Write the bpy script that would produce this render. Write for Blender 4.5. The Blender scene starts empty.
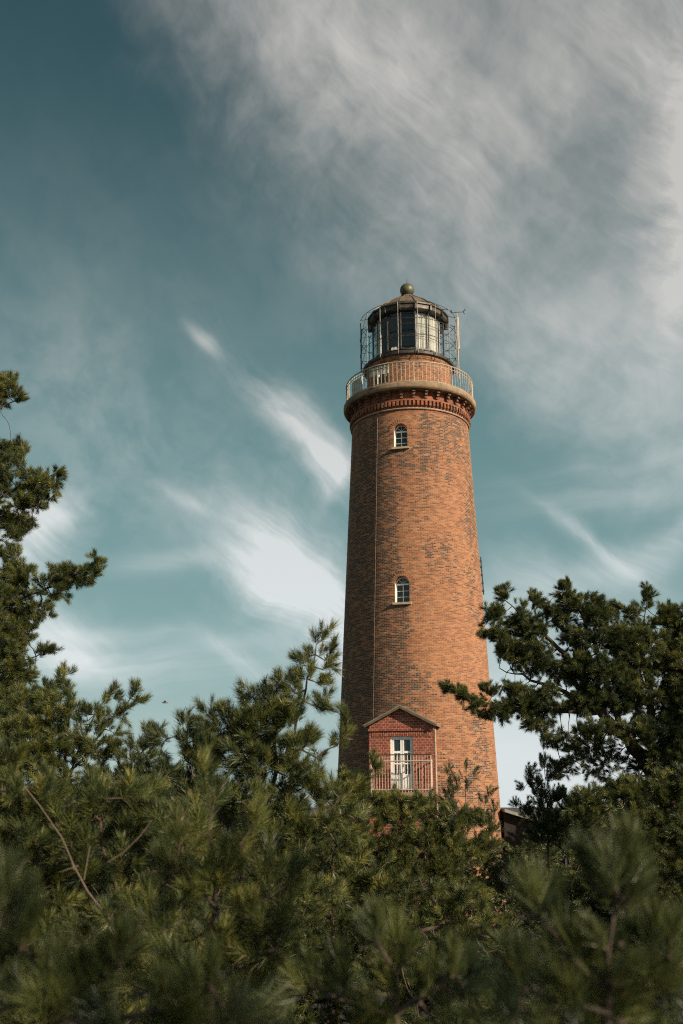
import bpy, bmesh, math, random
import numpy as np
from mathutils import Vector, Matrix

random.seed(7)
RNG = np.random.default_rng(11)
SC = bpy.context.scene
COL = SC.collection
R = math.radians

# ------------------------------------------------------------------ camera model
F = 996.0                       # focal length in pixels
PITCH = R(16.5)
CAM = Vector((0.0, 0.0, 5.0))
CP, SP = math.cos(PITCH), math.sin(PITCH)


def at(px, py, Y):
    """world point seen at pixel (px,py) at horizontal distance Y in front of the viewpoint"""
    u = (px - 341.5) / F
    v = (512.0 - py) / F
    d = Vector((u, CP - v * SP, SP + v * CP))
    return CAM + d * (Y / d.y)


def azel(px, py):
    d = at(px, py, 10.0) - CAM
    d.normalize()
    return math.degrees(math.atan2(d.x, d.y)), math.degrees(math.asin(d.z))


cam_d = bpy.data.cameras.new('camera')
cam = bpy.data.objects.new('camera', cam_d)
COL.objects.link(cam)
cam.location = CAM
cam.rotation_euler = (R(90) + PITCH, 0, 0)
cam_d.sensor_fit = 'HORIZONTAL'
cam_d.sensor_width = 24.0
cam_d.lens = 24.0 * F / 683.0
cam_d.clip_start = 0.05
cam_d.clip_end = 20000
cam_d.dof.use_dof = True
cam_d.dof.focus_distance = 10.0
cam_d.dof.aperture_fstop = 4.4
SC.camera = cam

# ------------------------------------------------------------------ helpers


def tag(o, label=None, cat=None, group=None, kind=None):
    if label: o['label'] = label
    if cat: o['category'] = cat
    if group: o['group'] = group
    if kind: o['kind'] = kind
    return o


def empty(name, loc, label, cat, group=None):
    o = bpy.data.objects.new(name, None)
    COL.objects.link(o)
    o.location = loc
    o.empty_display_size = 0.2
    return tag(o, label, cat, group)


class MB:
    """collects shapes and links them as ONE mesh object"""

    def __init__(self):
        self.v, self.f = [], []

    def add(self, verts, faces):
        b = len(self.v)
        self.v += [tuple(p) for p in verts]
        self.f += [tuple(i + b for i in f) for f in faces]

    def obox(self, c, ax, ay, az):
        """box: centre and three half-axis vectors"""
        c, ax, ay, az = Vector(c), Vector(ax), Vector(ay), Vector(az)
        vs = [c + sx * ax + sy * ay + sz * az for sz in (-1, 1) for sy in (-1, 1) for sx in (-1, 1)]
        fs = [(0, 2, 3, 1), (4, 5, 7, 6), (0, 1, 5, 4), (2, 6, 7, 3), (0, 4, 6, 2), (1, 3, 7, 5)]
        self.add(vs, fs)

    def box(self, x0, x1, y0, y1, z0, z1):
        self.obox(((x0 + x1) / 2, (y0 + y1) / 2, (z0 + z1) / 2), ((x1 - x0) / 2, 0, 0), (0, (y1 - y0) / 2, 0), (0, 0, (z1 - z0) / 2))

    def bar(self, p0, p1, r0, r1=None, n=6):
        p0, p1 = Vector(p0), Vector(p1)
        r1 = r0 if r1 is None else r1
        d = (p1 - p0).normalized()
        a = d.orthogonal().normalized()
        b = d.cross(a)
        vs = []
        for p, r in ((p0, r0), (p1, r1)):
            for i in range(n):
                t = 2 * math.pi * i / n
                vs.append(p + a * (r * math.cos(t)) + b * (r * math.sin(t)))
        fs = [(i, (i + 1) % n, n + (i + 1) % n, n + i) for i in range(n)]
        fs += [tuple(range(n - 1, -1, -1)), tuple(range(n, 2 * n))]
        self.add(vs, fs)

    def tube(self, pts, r, n=6):
        for a, b in zip(pts[:-1], pts[1:]):
            self.bar(a, b, r, r, n)

    def lathe(self, prof, n=96, a0=0.0, a1=360.0, closed_prof=False):
        """prof: list of (radius, z); angle measured from -Y towards +X"""
        full = abs(a1 - a0 - 360) < 1e-6
        m = n if full else n + 1
        vs = []
        for i in range(m):
            a = R(a0 + (a1 - a0) * i / n)
            s, c = math.sin(a), -math.cos(a)
            for (r, z) in prof:
                vs.append((r * s, r * c, z))
        k = len(prof)
        fs = []
        kk = k if closed_prof else k - 1
        for i in range(n):
            j = (i + 1) % m
            for q in range(kk):
                q2 = (q + 1) % k
                fs.append((i * k + q, j * k + q, j * k + q2, i * k + q2))
        if not full and closed_prof:
            fs.append(tuple(range(k - 1, -1, -1)))
            fs.append(tuple(n * k + q for q in range(k)))
        self.add(vs, fs)

    def build(self, name, mat, parent=None, smooth=False, auto=None, loc=None):
        me = bpy.data.meshes.new(name)
        me.from_pydata(self.v, [], self.f)
        me.update()
        uv = me.uv_layers.new(name='UVMap')
        for p in me.polygons:
            nrm = p.normal
            t = Vector((0, 0, 1)).cross(nrm)
            if t.length < 0.2:
                t = Vector((1, 0, 0)); w = Vector((0, 1, 0))
            else:
                t.normalize(); w = nrm.cross(t)
            for li in p.loop_indices:
                co = me.vertices[me.loops[li].vertex_index].co
                uv.data[li].uv = (co.dot(t), co.dot(w))
        me.materials.append(mat)
        o = bpy.data.objects.new(name, me)
        COL.objects.link(o)
        if parent: o.parent = parent
        if loc is not None: o.location = loc
        if smooth or auto:
            for p in me.polygons: p.use_smooth = True
            me.set_sharp_from_angle(angle=R(auto or 40))
        return o


# ------------------------------------------------------------------ node helpers
class NT:
    def __init__(self, tree):
        self.t = tree
        self.n = tree.nodes
        self.l = tree.links

    def new(self, typ, **kw):
        nd = self.n.new(typ)
        for k, v in kw.items(): setattr(nd, k, v)
        return nd

    def put(self, sock, val):
        if hasattr(val, 'is_linked') or isinstance(val, bpy.types.NodeSocket):
            self.l.new(val, sock)
        elif val is not None:
            sock.default_value = val

    def m(self, op, a, b=None, c=None, clamp=False):
        nd = self.new('ShaderNodeMath', operation=op, use_clamp=clamp)
        self.put(nd.inputs[0], a)
        if b is not None: self.put(nd.inputs[1], b)
        if c is not None: self.put(nd.inputs[2], c)
        return nd.outputs[0]

    def xyz(self, x, y, z=0.0):
        nd = self.new('ShaderNodeCombineXYZ')
        self.put(nd.inputs[0], x); self.put(nd.inputs[1], y); self.put(nd.inputs[2], z)
        return nd.outputs[0]

    def sep(self, v):
        nd = self.new('ShaderNodeSeparateXYZ')
        self.l.new(v, nd.inputs[0])
        return nd.outputs

    def noise(self, vec, scale=1.0, detail=4.0, rough=0.5, dist=0.0, lac=2.0, out=0):
        nd = self.new('ShaderNodeTexNoise')
        if vec is not None: self.l.new(vec, nd.inputs['Vector'])
        nd.inputs['Scale'].default_value = scale
        nd.inputs['Detail'].default_value = detail
        nd.inputs['Roughness'].default_value = rough
        nd.inputs['Distortion'].default_value = dist
        nd.inputs['Lacunarity'].default_value = lac
        return nd.outputs[out]

    def mix(self, fac, a, b, blend='MIX'):
        nd = self.new('ShaderNodeMix', data_type='RGBA', blend_type=blend)
        self.put(nd.inputs[0], fac)
        self.put(nd.inputs[6], a if not isinstance(a, tuple) else (*a[:3], 1))
        self.put(nd.inputs[7], b if not isinstance(b, tuple) else (*b[:3], 1))
        return nd.outputs[2]

    def ramp(self, v, lo, hi, a=0.0, b=1.0, smooth=True):
        nd = self.new('ShaderNodeMapRange')
        nd.interpolation_type = 'SMOOTHSTEP' if smooth else 'LINEAR'
        self.put(nd.inputs[0], v)
        nd.inputs[1].default_value = lo; nd.inputs[2].default_value = hi
        nd.inputs[3].default_value = a; nd.inputs[4].default_value = b
        return nd.outputs[0]


def material(name):
    mt = bpy.data.materials.new(name)
    mt.use_nodes = True
    mt.node_tree.nodes.clear()
    nt = NT(mt.node_tree)
    out = nt.new('ShaderNodeOutputMaterial')
    bs = nt.new('ShaderNodeBsdfPrincipled')
    nt.l.new(bs.outputs[0], out.inputs[0])
    return mt, nt, bs, out


def plain(name, col, rough=0.6, metal=0.0, var=0.25, scale=6.0, spec=0.4, dirt=None, bump=0.0):
    """a paint, stone or metal with uneven tone"""
    mt, nt, bs, out = material(name)
    tc = nt.new('ShaderNodeTexCoord').outputs['Object']
    n1 = nt.noise(tc, scale, 6, 0.6)
    n2 = nt.noise(tc, scale * 0.25, 3, 0.5)
    k = nt.m('ADD', nt.m('MULTIPLY', n1, 0.6), nt.m('MULTIPLY', n2, 0.4))
    lo = tuple(c * (1 - var) for c in col)
    hi = tuple(min(0.9, c * (1 + var)) for c in col)
    c = nt.mix(nt.ramp(k, 0.3, 0.7), lo, hi)
    if dirt:
        c = nt.mix(nt.ramp(nt.noise(tc, scale * 0.7, 7, 0.65), 0.5, 0.68), c, dirt)
    nt.l.new(c, bs.inputs['Base Color'])
    nt.put(bs.inputs['Roughness'], nt.ramp(n1, 0.2, 0.8, rough - 0.1, min(1, rough + 0.12)))
    bs.inputs['Metallic'].default_value = metal
    bs.inputs['Specular IOR Level'].default_value = spec
    if bump:
        b = nt.new('ShaderNodeBump')
        b.inputs['Strength'].default_value = bump
        b.inputs['Distance'].default_value = 0.02
        nt.l.new(n1, b.inputs['Height']); nt.l.new(b.outputs[0], bs.inputs['Normal'])
    return mt


def brick(name, c1, c2, mortar, dark, cyl=False, stain_shade=0.5, patches=(), row=0.095, wid=0.26, joint=0.010, streaks=False):
    mt, nt, bs, out = material(name)
    tcn = nt.new('ShaderNodeTexCoord')
    if cyl:
        x, y, z = nt.sep(tcn.outputs['Object'])
        ang = nt.m('ARCTAN2', x, nt.m('MULTIPLY', y, -1.0))
        u = nt.m('MULTIPLY', ang, 3.35)
    else:
        u, z, _ = nt.sep(tcn.outputs['UV'])
    vec = nt.xyz(u, z, 0.0)
    bt = nt.new('ShaderNodeTexBrick')
    bt.offset = 0.5
    nt.l.new(vec, bt.inputs['Vector'])
    bt.inputs['Color1'].default_value = (0, 0, 0, 1)
    bt.inputs['Color2'].default_value = (1, 1, 1, 1)
    bt.inputs['Mortar'].default_value = (0.5, 0.5, 0.5, 1)
    bt.inputs['Scale'].default_value = 1.0
    bt.inputs['Mortar Size'].default_value = joint
    bt.inputs['Mortar Smooth'].default_value = 0.2
    bt.inputs['Bias'].default_value = 0.0
    bt.inputs['Brick Width'].default_value = wid
    bt.inputs['Row Height'].default_value = row
    per = nt.sep(bt.outputs['Color'])[0]
    # a random value of its own for every brick: white noise on the index of its course and place
    rowi = nt.m('FLOOR', nt.m('DIVIDE', z, row))
    odd = nt.m('MULTIPLY', nt.m('MODULO', nt.m('ABSOLUTE', rowi), 2.0), 0.5)
    coli = nt.m('FLOOR', nt.m('ADD', nt.m('DIVIDE', u, wid), odd))
    wnz = nt.new('ShaderNodeTexWhiteNoise'); wnz.noise_dimensions = '2D'
    nt.l.new(nt.xyz(coli, rowi), wnz.inputs['Vector'])
    vr = nt.sep(wnz.outputs['Color'])
    grain = nt.noise(vec, 9.0, 4, 0.7)
    patch = nt.noise(nt.xyz(u, nt.m('MULTIPLY', z, 0.6), 9.0), 0.45, 6, 0.62)
    tone = nt.m('ADD', nt.m('MULTIPLY', vr[0], 0.5), nt.m('ADD', nt.m('MULTIPLY', grain, 0.25), nt.m('MULTIPLY', nt.m('SUBTRACT', patch, 0.22), 0.75)))
    col = nt.mix(nt.ramp(tone, 0.2, 0.9), c1, c2)
    # weathered, nearly black bricks gathered into stained areas, with painted shade among the patches
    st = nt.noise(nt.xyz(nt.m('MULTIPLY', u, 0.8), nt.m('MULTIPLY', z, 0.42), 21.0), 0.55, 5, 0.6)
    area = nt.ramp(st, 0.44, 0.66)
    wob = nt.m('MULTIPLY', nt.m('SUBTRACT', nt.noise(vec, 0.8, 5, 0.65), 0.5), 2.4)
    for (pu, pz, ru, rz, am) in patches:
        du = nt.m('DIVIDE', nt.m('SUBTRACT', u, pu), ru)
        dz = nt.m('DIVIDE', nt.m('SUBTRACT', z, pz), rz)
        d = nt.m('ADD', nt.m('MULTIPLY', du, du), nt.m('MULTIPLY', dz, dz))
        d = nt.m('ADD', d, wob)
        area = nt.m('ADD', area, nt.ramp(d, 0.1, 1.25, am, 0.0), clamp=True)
    if streaks:
        # rain streaks running down from the gallery
        rs = nt.noise(nt.xyz(nt.m('MULTIPLY', u, 2.6), nt.m('MULTIPLY', z, 0.10), 40.0), 1.0, 5, 0.6)
        area = nt.m('ADD', area, nt.m('MULTIPLY', nt.ramp(rs, 0.48, 0.72, 0.0, 0.75), nt.ramp(z, 14.0, 23.5)), clamp=True)
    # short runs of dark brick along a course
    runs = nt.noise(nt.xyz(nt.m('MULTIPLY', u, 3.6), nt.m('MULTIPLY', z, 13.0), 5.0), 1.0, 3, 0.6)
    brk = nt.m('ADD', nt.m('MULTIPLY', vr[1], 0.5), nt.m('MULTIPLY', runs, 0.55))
    df = nt.m('MULTIPLY', nt.ramp(nt.m('ADD', brk, nt.m('MULTIPLY', area, 0.40)), 0.64, 1.02), stain_shade)
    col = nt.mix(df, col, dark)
    col = nt.mix(nt.ramp(vr[2], 0.93, 0.97, 0.0, 0.4), col, mortar)
    col = nt.mix(nt.m('MULTIPLY', bt.outputs['Fac'], 0.7), col, mortar)
    nt.l.new(col, bs.inputs['Base Color'])
    bs.inputs['Roughness'].default_value = 0.88
    bs.inputs['Specular IOR Level'].default_value = 0.25
    h = nt.m('ADD', nt.m('MULTIPLY', bt.outputs['Fac'], -1.0), nt.m('MULTIPLY', vr[0], 0.7))
    b = nt.new('ShaderNodeBump'); b.inputs['Strength'].default_value = 0.6; b.inputs['Distance'].default_value = 0.014
    nt.l.new(h, b.inputs['Height']); nt.l.new(b.outputs[0], bs.inputs['Normal'])
    return mt


# ------------------------------------------------------------------ light and sky
SUN_AZ = 53.0          # from -Y towards +X
SUN_EL = 27.0
sd = Vector((math.sin(R(SUN_AZ)) * math.cos(R(SUN_EL)), -math.cos(R(SUN_AZ)) * math.cos(R(SUN_EL)), math.sin(R(SUN_EL))))
ld = bpy.data.lights.new('sun', 'SUN')
ld.energy = 5.0
ld.angle = R(0.53)
ld.color = (1.0, 0.86, 0.68)
lo = bpy.data.objects.new('sun', ld)
COL.objects.link(lo)
lo.rotation_euler = sd.to_track_quat('Z', 'Y').to_euler()

world = bpy.data.worlds.new('World')
SC.world = world
world.use_nodes = True
world.cycles.sampling_method = 'MANUAL'
world.cycles.sample_map_resolution = 256
world.node_tree.nodes.clear()
w = NT(world.node_tree)
wout = w.new('ShaderNodeOutputWorld')
bg = w.new('ShaderNodeBackground')
w.l.new(bg.outputs[0], wout.inputs[0])
bg.inputs['Strength'].default_value = 0.066
sky = w.new('ShaderNodeTexSky', sky_type='NISHITA')
sky.sun_disc = False
sky.sun_elevation = R(SUN_EL)
sky.sun_rotation = math.atan2(sd.x, sd.y)
sky.air_density = 1.0
sky.dust_density = 0.8
sky.ozone_density = 1.2
# teal grade of the clear air, then cirrus by direction (azimuth, elevation in degrees)
gx, gy, gz = w.sep(w.new('ShaderNodeTexCoord').outputs['Generated'])
S = w.m('MULTIPLY', w.m('ARCTAN2', gx, gy), 57.29578)
T = w.m('MULTIPLY', w.m('ARCSINE', gz), 57.29578)
ST = w.xyz(S, T, 0.0)
grade = w.new('ShaderNodeValToRGB')
w.l.new(w.ramp(T, -5.0, 60.0, smooth=False), grade.inputs[0])
grade.color_ramp.interpolation = 'B_SPLINE'
stops = ((-5, (4.2, 5.4, 5.4)), (3, (3.2, 4.9, 5.0)), (10, (2.5, 4.25, 4.3)), (19, (1.75, 3.3, 3.4)), (27, (1.12, 2.25, 2.4)), (36, (0.45, 1.10, 1.28)), (45, (0.26, 0.72, 0.92)), (60, (0.2, 0.6, 0.85)))
cr = grade.color_ramp
for t_, c_ in stops[1:-1]:
    cr.elements.new((t_ + 5) / 65.0)
cr.elements[0].position = 0.0; cr.elements[-1].position = 1.0
for e_, (t_, c_) in zip(cr.elements, stops):
    e_.color = (*(q_ / 10 for q_ in c_), 1)
gs = w.new('ShaderNodeVectorMath', operation='SCALE')
w.l.new(grade.outputs[0], gs.inputs[0]); gs.inputs['Scale'].default_value = 10.0
base = w.mix(0.72, w.mix(1.0, sky.outputs[0], (0.40, 0.50, 0.38), 'MULTIPLY'), gs.outputs[0])


def rot2(s, t, deg):
    c, n = math.cos(R(deg)), math.sin(R(deg))
    a = w.m('ADD', w.m('MULTIPLY', s, c), w.m('MULTIPLY', t, n))
    b = w.m('ADD', w.m('MULTIPLY', s, -n), w.m('MULTIPLY', t, c))
    return a, b


# domain warp shared by all clouds
wn = w.new('ShaderNodeTexNoise')
w.l.new(ST, wn.inputs['Vector']); wn.inputs['Scale'].default_value = 0.11; wn.inputs['Detail'].default_value = 3; wn.inputs['Roughness'].default_value = 0.5
wr = w.sep(wn.outputs['Color'])
SW = w.m('ADD', S, w.m('MULTIPLY', w.m('SUBTRACT', wr[0], 0.5), 5.0))
TW = w.m('ADD', T, w.m('MULTIPLY', w.m('SUBTRACT', wr[1], 0.5), 5.0))


def fibre(deg, along, across, seed, detail=6, rough=0.58):
    a, b = rot2(SW, TW, deg)
    return w.noise(w.xyz(w.m('MULTIPLY', a, along), w.m('MULTIPLY', b, across), seed), 1.0, detail, rough, 0.0)


SV, TV = SW, TW
SW = w.m('ADD', S, w.m('MULTIPLY', w.m('SUBTRACT', wr[0], 0.5), 2.6))
TW = w.m('ADD', T, w.m('MULTIPLY', w.m('SUBTRACT', wr[1], 0.5), 2.6))
fib_down = fibre(-38, 0.07, 0.36, 2.0)      # streaks falling to the right
fib_fine = fibre(-48, 0.20, 0.75, 8.0, 8, 0.68)
fib_flat = fibre(4, 0.06, 0.55, 14.0)
SW, TW = SV, TV
puff = w.noise(w.xyz(SW, TW, 30.0), 0.11, 7, 0.52)


fine = w.noise(w.xyz(SW, TW, 47.0), 0.32, 8, 0.6)
edge = w.m('ADD', w.m('MULTIPLY', fine, 0.5), w.m('ADD', w.m('MULTIPLY', fib_down, 0.25), w.m('MULTIPLY', fib_fine, 0.25)))

streak = fibre(-30, 0.10, 1.1, 61.0, 7, 0.66)


def wisp(px, py, ln, wd, deg, amp, tex, tlo=0.3, thi=0.72, warp=1.0):
    """a wisp around a direction: length and width in degrees, angle counter-clockwise"""
    s0, t0 = azel(px, py)
    ss = S if warp == 0 else SW
    tt = T if warp == 0 else TW
    a, b = rot2(w.m('SUBTRACT', ss, s0), w.m('SUBTRACT', tt, t0), deg)
    a = w.m('DIVIDE', a, ln); b = w.m('DIVIDE', b, wd)
    d = w.m('ADD', w.m('MULTIPLY', a, a), w.m('MULTIPLY', b, b))
    g = w.m('EXPONENT', w.m('MULTIPLY', d, -1.0))
    if tex is puff:
        # heaped wisps: their edge is eaten away by the fine structure
        e_ = w.m('ADD', w.m('MULTIPLY', edge, 1.0), w.m('MULTIPLY', g, 0.55))
        return w.m('MULTIPLY', w.m('MULTIPLY', w.m('POWER', g, 0.7), amp), w.m('MULTIPLY', w.ramp(e_, 0.40, 1.06, 0.0, 1.1), w.ramp(streak, 0.30, 0.66, 0.66, 1.08)))
    return w.m('MULTIPLY', w.m('MULTIPLY', g, amp), w.ramp(tex, tlo, thi, 0.12, 1.0))


dens = None


def addc(v):
    global dens
    dens = v if dens is None else w.m('ADD', dens, v)


# the big veil of the upper right: everything on the far side of a slanting line
s1, t1 = azel(150, 20)
s2, t2 = azel(610, 470)
L = math.hypot(s2 - s1, t2 - t1)
nx, ny = -(t2 - t1) / L, (s2 - s1) / L
dist = w.m('ADD', w.m('MULTIPLY', w.m('SUBTRACT', SW, s1), nx), w.m('MULTIPLY', w.m('SUBTRACT', TW, t1), ny))
veil = w.ramp(w.m('ADD', dist, w.m('MULTIPLY', w.m('SUBTRACT', fine, 0.5), 5.0)), -3.0, 7.0, 0.0, 1.0)
vt = w.m('ADD', w.m('MULTIPLY', puff, 0.50), w.m('ADD', w.m('MULTIPLY', fib_down, 0.14), w.m('ADD', w.m('MULTIPLY', fib_fine, 0.10), w.m('MULTIPLY', fine, 0.26))))
addc(w.m('MULTIPLY', veil, w.ramp(vt, 0.34, 0.70, 0.24, 0.70)))
addc(wisp(685, 180, 3.0, 7.5, -8, 0.95, puff, 0.1, 0.5))
addc(wisp(620, 40, 8.0, 3.2, 24, 0.30, fib_down))
addc(wisp(400, 110, 10.0, 4.5, -40, 0.34, puff, 0.2, 0.6))
addc(wisp(470, 300, 11.0, 3.0, -34, 0.20, fib_down))
addc(wisp(320, 250, 10.0, 5.0, -35, 0.20, vt, 0.34, 0.66))
addc(wisp(60, 400, 9.0, 6.0, -20, 0.13, fine, 0.3, 0.7))
# thin streaks through the blue
addc(wisp(206, 334, 1.3, 0.55, -28, 0.45, puff, 0.2, 0.6))
addc(wisp(265, 395, 5.5, 1.3, -50, 0.20, fib_fine, 0.3, 0.75))
addc(wisp(306, 447, 3.8, 1.7, -40, 0.74, puff, 0.25, 0.6))
addc(wisp(330, 470, 1.6, 1.2, -60, 0.5, puff))
addc(wisp(315, 455, 4.0, 0.9, -46, 0.25, fib_fine, 0.3, 0.7))
addc(wisp(110, 330, 10.0, 6.0, -60, 0.16, vt, 0.3, 0.7))
addc(wisp(100, 440, 8.0, 5.0, -50, 0.10, fine, 0.3, 0.7))
addc(wisp(285, 568, 6.0, 3.6, -34, 0.74, puff, 0.25, 0.55))
addc(wisp(250, 555, 3.0, 1.6, -24, 0.35, fib_down, 0.2, 0.6))
addc(wisp(330, 620, 6.0, 3.2, -40, 0.62, puff, 0.2, 0.55))
addc(wisp(185, 500, 1.6, 0.4, -24, 0.35, fib_fine, 0.2, 0.6, 0))
addc(wisp(155, 563, 3.0, 0.55, 8, 0.32, fib_flat, 0.2, 0.6, 0))
addc(wisp(45, 525, 2.6, 2.0, 35, 0.72, puff, 0.2, 0.55))
addc(wisp(20, 545, 2.6, 3.0, 80, 0.5, puff, 0.2, 0.55))
addc(wisp(60, 640, 3.6, 1.7, -20, 0.70, puff, 0.2, 0.55))
addc(wisp(130, 668, 7.0, 0.9, -3, 0.45, fib_flat, 0.25, 0.62))
addc(wisp(150, 640, 7.5, 0.6, -6, 0.25, fib_flat, 0.25, 0.62))
addc(wisp(245, 665, 2.8, 0.5, -35, 0.40, fib_fine, 0.2, 0.6, 0))
addc(wisp(590, 535, 3.4, 0.55, -38, 0.5, fib_fine, 0.2, 0.6))
addc(wisp(640, 560, 6.0, 1.6, 15, 0.42, puff, 0.25, 0.6))
addc(wisp(500, 600, 5.0, 3.0, 10, 0.35, puff, 0.25, 0.6))
addc(wisp(600, 480, 7.0, 1.6, 8, 0.28, fib_flat))
# brightening bank towards the horizon
addc(w.m('MULTIPLY', w.ramp(T, 13.0, -1.0, 0.0, 0.34), w.ramp(fib_flat, 0.2, 0.7, 0.6, 1.0)))
addc(w.m('MULTIPLY', w.m('MULTIPLY', w.ramp(S, -1.0, 7.0), w.ramp(T, 14.0, 3.0)), 0.62))
# cirrus all round the rest of the sky
addc(w.m('MULTIPLY', w.ramp(w.m('ABSOLUTE', S), 45, 80), w.ramp(puff, 0.4, 0.75, 0.0, 0.5)))
dens = w.m('MINIMUM', dens, 0.96)
# cloud light: greyer where thick overhead, whiter low down
ccol = w.mix(w.ramp(T, 6.0, 36.0), (7.4, 7.9, 8.0), (5.7, 5.55, 5.3))
skyc = w.mix(dens, base, ccol)
w.l.new(skyc, bg.inputs['Color'])

SC.view_settings.view_transform = 'Standard'
SC.view_settings.look = 'None'
SC.view_settings.exposure = 0.6
SC.view_settings.gamma = 1.0
SC.cycles.use_adaptive_sampling = True
SC.cycles.adaptive_threshold = 0.02
SC.cycles.max_bounces = 6
SC.cycles.diffuse_bounces = 2
SC.cycles.filter_width = 1.05
SC.cycles.use_denoising = False
SC.cycles.transparent_max_bounces = 12

# ------------------------------------------------------------------ materials
M = {}
M['brick'] = brick('old_brick', (0.165, 0.058, 0.027), (0.335, 0.142, 0.064), (0.33, 0.235, 0.155), (0.040, 0.028, 0.023), cyl=True, stain_shade=0.90, row=0.076, wid=0.22, streaks=True,
                   patches=((-1.45, 15.0, 0.85, 8.0, 0.75), (-1.7, 8.2, 0.9, 3.0, 0.75), (-3.4, 12.5, 1.7, 13.0, 0.85), (-0.76, 21.0, 0.35, 1.0, 0.6), (-0.76, 13.3, 0.38, 1.1, 0.6), (0.1, 18.6, 0.9, 1.6, 0.45), (1.7, 15.2, 0.45, 2.2, 0.5), (0.9, 6.2, 0.8, 1.4, 0.3)))  # broad left patch: weathering plus the tower's shade side painted darker
M['red_brick'] = brick('red_brick', (0.19, 0.036, 0.020), (0.30, 0.080, 0.042), (0.37, 0.26, 0.19), (0.07, 0.022, 0.018), stain_shade=0.5, row=0.11, wid=0.19, joint=0.014)
M['annex_brick'] = brick('annex_brick', (0.020, 0.014, 0.011), (0.034, 0.022, 0.017), (0.04, 0.033, 0.028), (0.014, 0.012, 0.010), stain_shade=0.7)  # brick blackened: tree shade on the wall is put into its colour
M['cornice_brick'] = brick('cornice_brick', (0.16, 0.042, 0.021), (0.29, 0.092, 0.042), (0.30, 0.2, 0.135), (0.035, 0.022, 0.02), cyl=True, stain_shade=0.7)
M['stone'] = plain('gallery_stone', (0.26, 0.18, 0.105), 0.8, var=0.35, scale=3, dirt=(0.10, 0.075, 0.05), bump=0.3)
M['sill'] = plain('sill_stone', (0.33, 0.26, 0.18), 0.8, var=0.2, scale=8)
M['corbel'] = plain('corbel_brick', (0.13, 0.06, 0.035), 0.85, var=0.3, scale=9, dirt=(0.14, 0.07, 0.05))
M['rail'] = plain('rail_paint', (0.32, 0.245, 0.165), 0.5, var=0.3, scale=9, dirt=(0.22, 0.16, 0.11))
M['balcony_paint'] = plain('balcony_paint', (0.46, 0.36, 0.28), 0.5, var=0.15, scale=9)
M['iron'] = plain('dark_iron', (0.05, 0.045, 0.036), 0.5, 0.3, var=0.3, scale=5, dirt=(0.10, 0.08, 0.06))
M['cage'] = plain('galvanised_pole', (0.085, 0.068, 0.052), 0.5, 0.4, var=0.3, scale=5)
M['copper'] = plain('weathered_copper', (0.14, 0.095, 0.06), 0.55, 0.35, var=0.3, scale=4, dirt=(0.12, 0.13, 0.09))
M['ball'] = plain('finial_copper', (0.085, 0.075, 0.042), 0.5, 0.4, var=0.3, scale=5, dirt=(0.10, 0.13, 0.09))
M['white'] = plain('white_paint', (0.80, 0.78, 0.73), 0.45, var=0.1, scale=4)
M['curtain'] = plain('white_curtain', (0.66, 0.62, 0.55), 0.9, var=0.12, scale=5)
M['board'] = plain('white_board', (0.55, 0.52, 0.46), 0.6, var=0.15, scale=4)
M['dark'] = plain('dark_interior', (0.016, 0.022, 0.026), 0.9, var=0.2, scale=3)
M['slate'] = plain('roof_sheet', (0.22, 0.215, 0.18), 0.75, var=0.3, scale=4, dirt=(0.12, 0.13, 0.09), bump=0.2)
M['wire'] = plain('pale_wire', (0.11, 0.075, 0.052), 0.6, 0.2, var=0.1)
M['door_dark'] = plain('dark_door', (0.10, 0.075, 0.05), 0.6, var=0.3, scale=6)


def glass_mat(name, tint, gl=0.10):
    mt, nt, bs, out = material(name)
    nt.n.remove(bs)
    tr = nt.new('ShaderNodeBsdfTransparent'); tr.inputs[0].default_value = (*tint, 1)
    g = nt.new('ShaderNodeBsdfGlossy'); g.inputs[0].default_value = (0.9, 0.95, 1, 1); g.inputs['Roughness'].default_value = 0.03
    lw = nt.new('ShaderNodeLayerWeight'); lw.inputs[0].default_value = 0.5
    fc = nt.m('ADD', nt.m('MULTIPLY', nt.m('POWER', lw.outputs['Facing'], 4.0), 0.6), 0.06)
    mx = nt.new('ShaderNodeMixShader')
    nt.l.new(fc, mx.inputs[0]); nt.l.new(tr.outputs[0], mx.inputs[1]); nt.l.new(g.outputs[0], mx.inputs[2])
    nt.l.new(mx.outputs[0], out.inputs[0])
    return mt


M['glass'] = glass_mat('window_glass', (0.90, 0.93, 0.93))
mt, nt, bs, out = material('dark_pane')
bs.inputs['Base Color'].default_value = (0.018, 0.026, 0.030, 1)
bs.inputs['Roughness'].default_value = 0.06
M['pane'] = mt

# ------------------------------------------------------------------ lighthouse
TX, TY = 3.53, 48.0
FRONT = -13.0             # direction the windows and the porch face, from -Y towards +X
VIEW = -4.2               # direction of the viewpoint seen from the tower
lh = empty('lighthouse', (TX, TY, 0), 'tall round red brick lighthouse with dark lantern and railed gallery above the pines', 'lighthouse')


def cyl(r, a, z):
    return Vector((r * math.sin(R(a)), -r * math.cos(R(a)), z))


def rad(z):
    return 3.77 - 0.0425 * (z - 5.0)


# shaft
m = MB()
prof = [(rad(0) + 0.25, -0.5), (rad(0.6) + 0.25, 0.6), (rad(0.7) + 0.05, 0.72)]
z = 1.5
while z < 23.3:
    prof.append((rad(z), z)); z += 1.0
prof += [(rad(23.42), 23.42)]
m.lathe([(0.01, -0.5)] + prof + [(0.01, 23.42)], 160)
shaft = m.build('brick_shaft', M['brick'], lh, auto=30)

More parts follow.
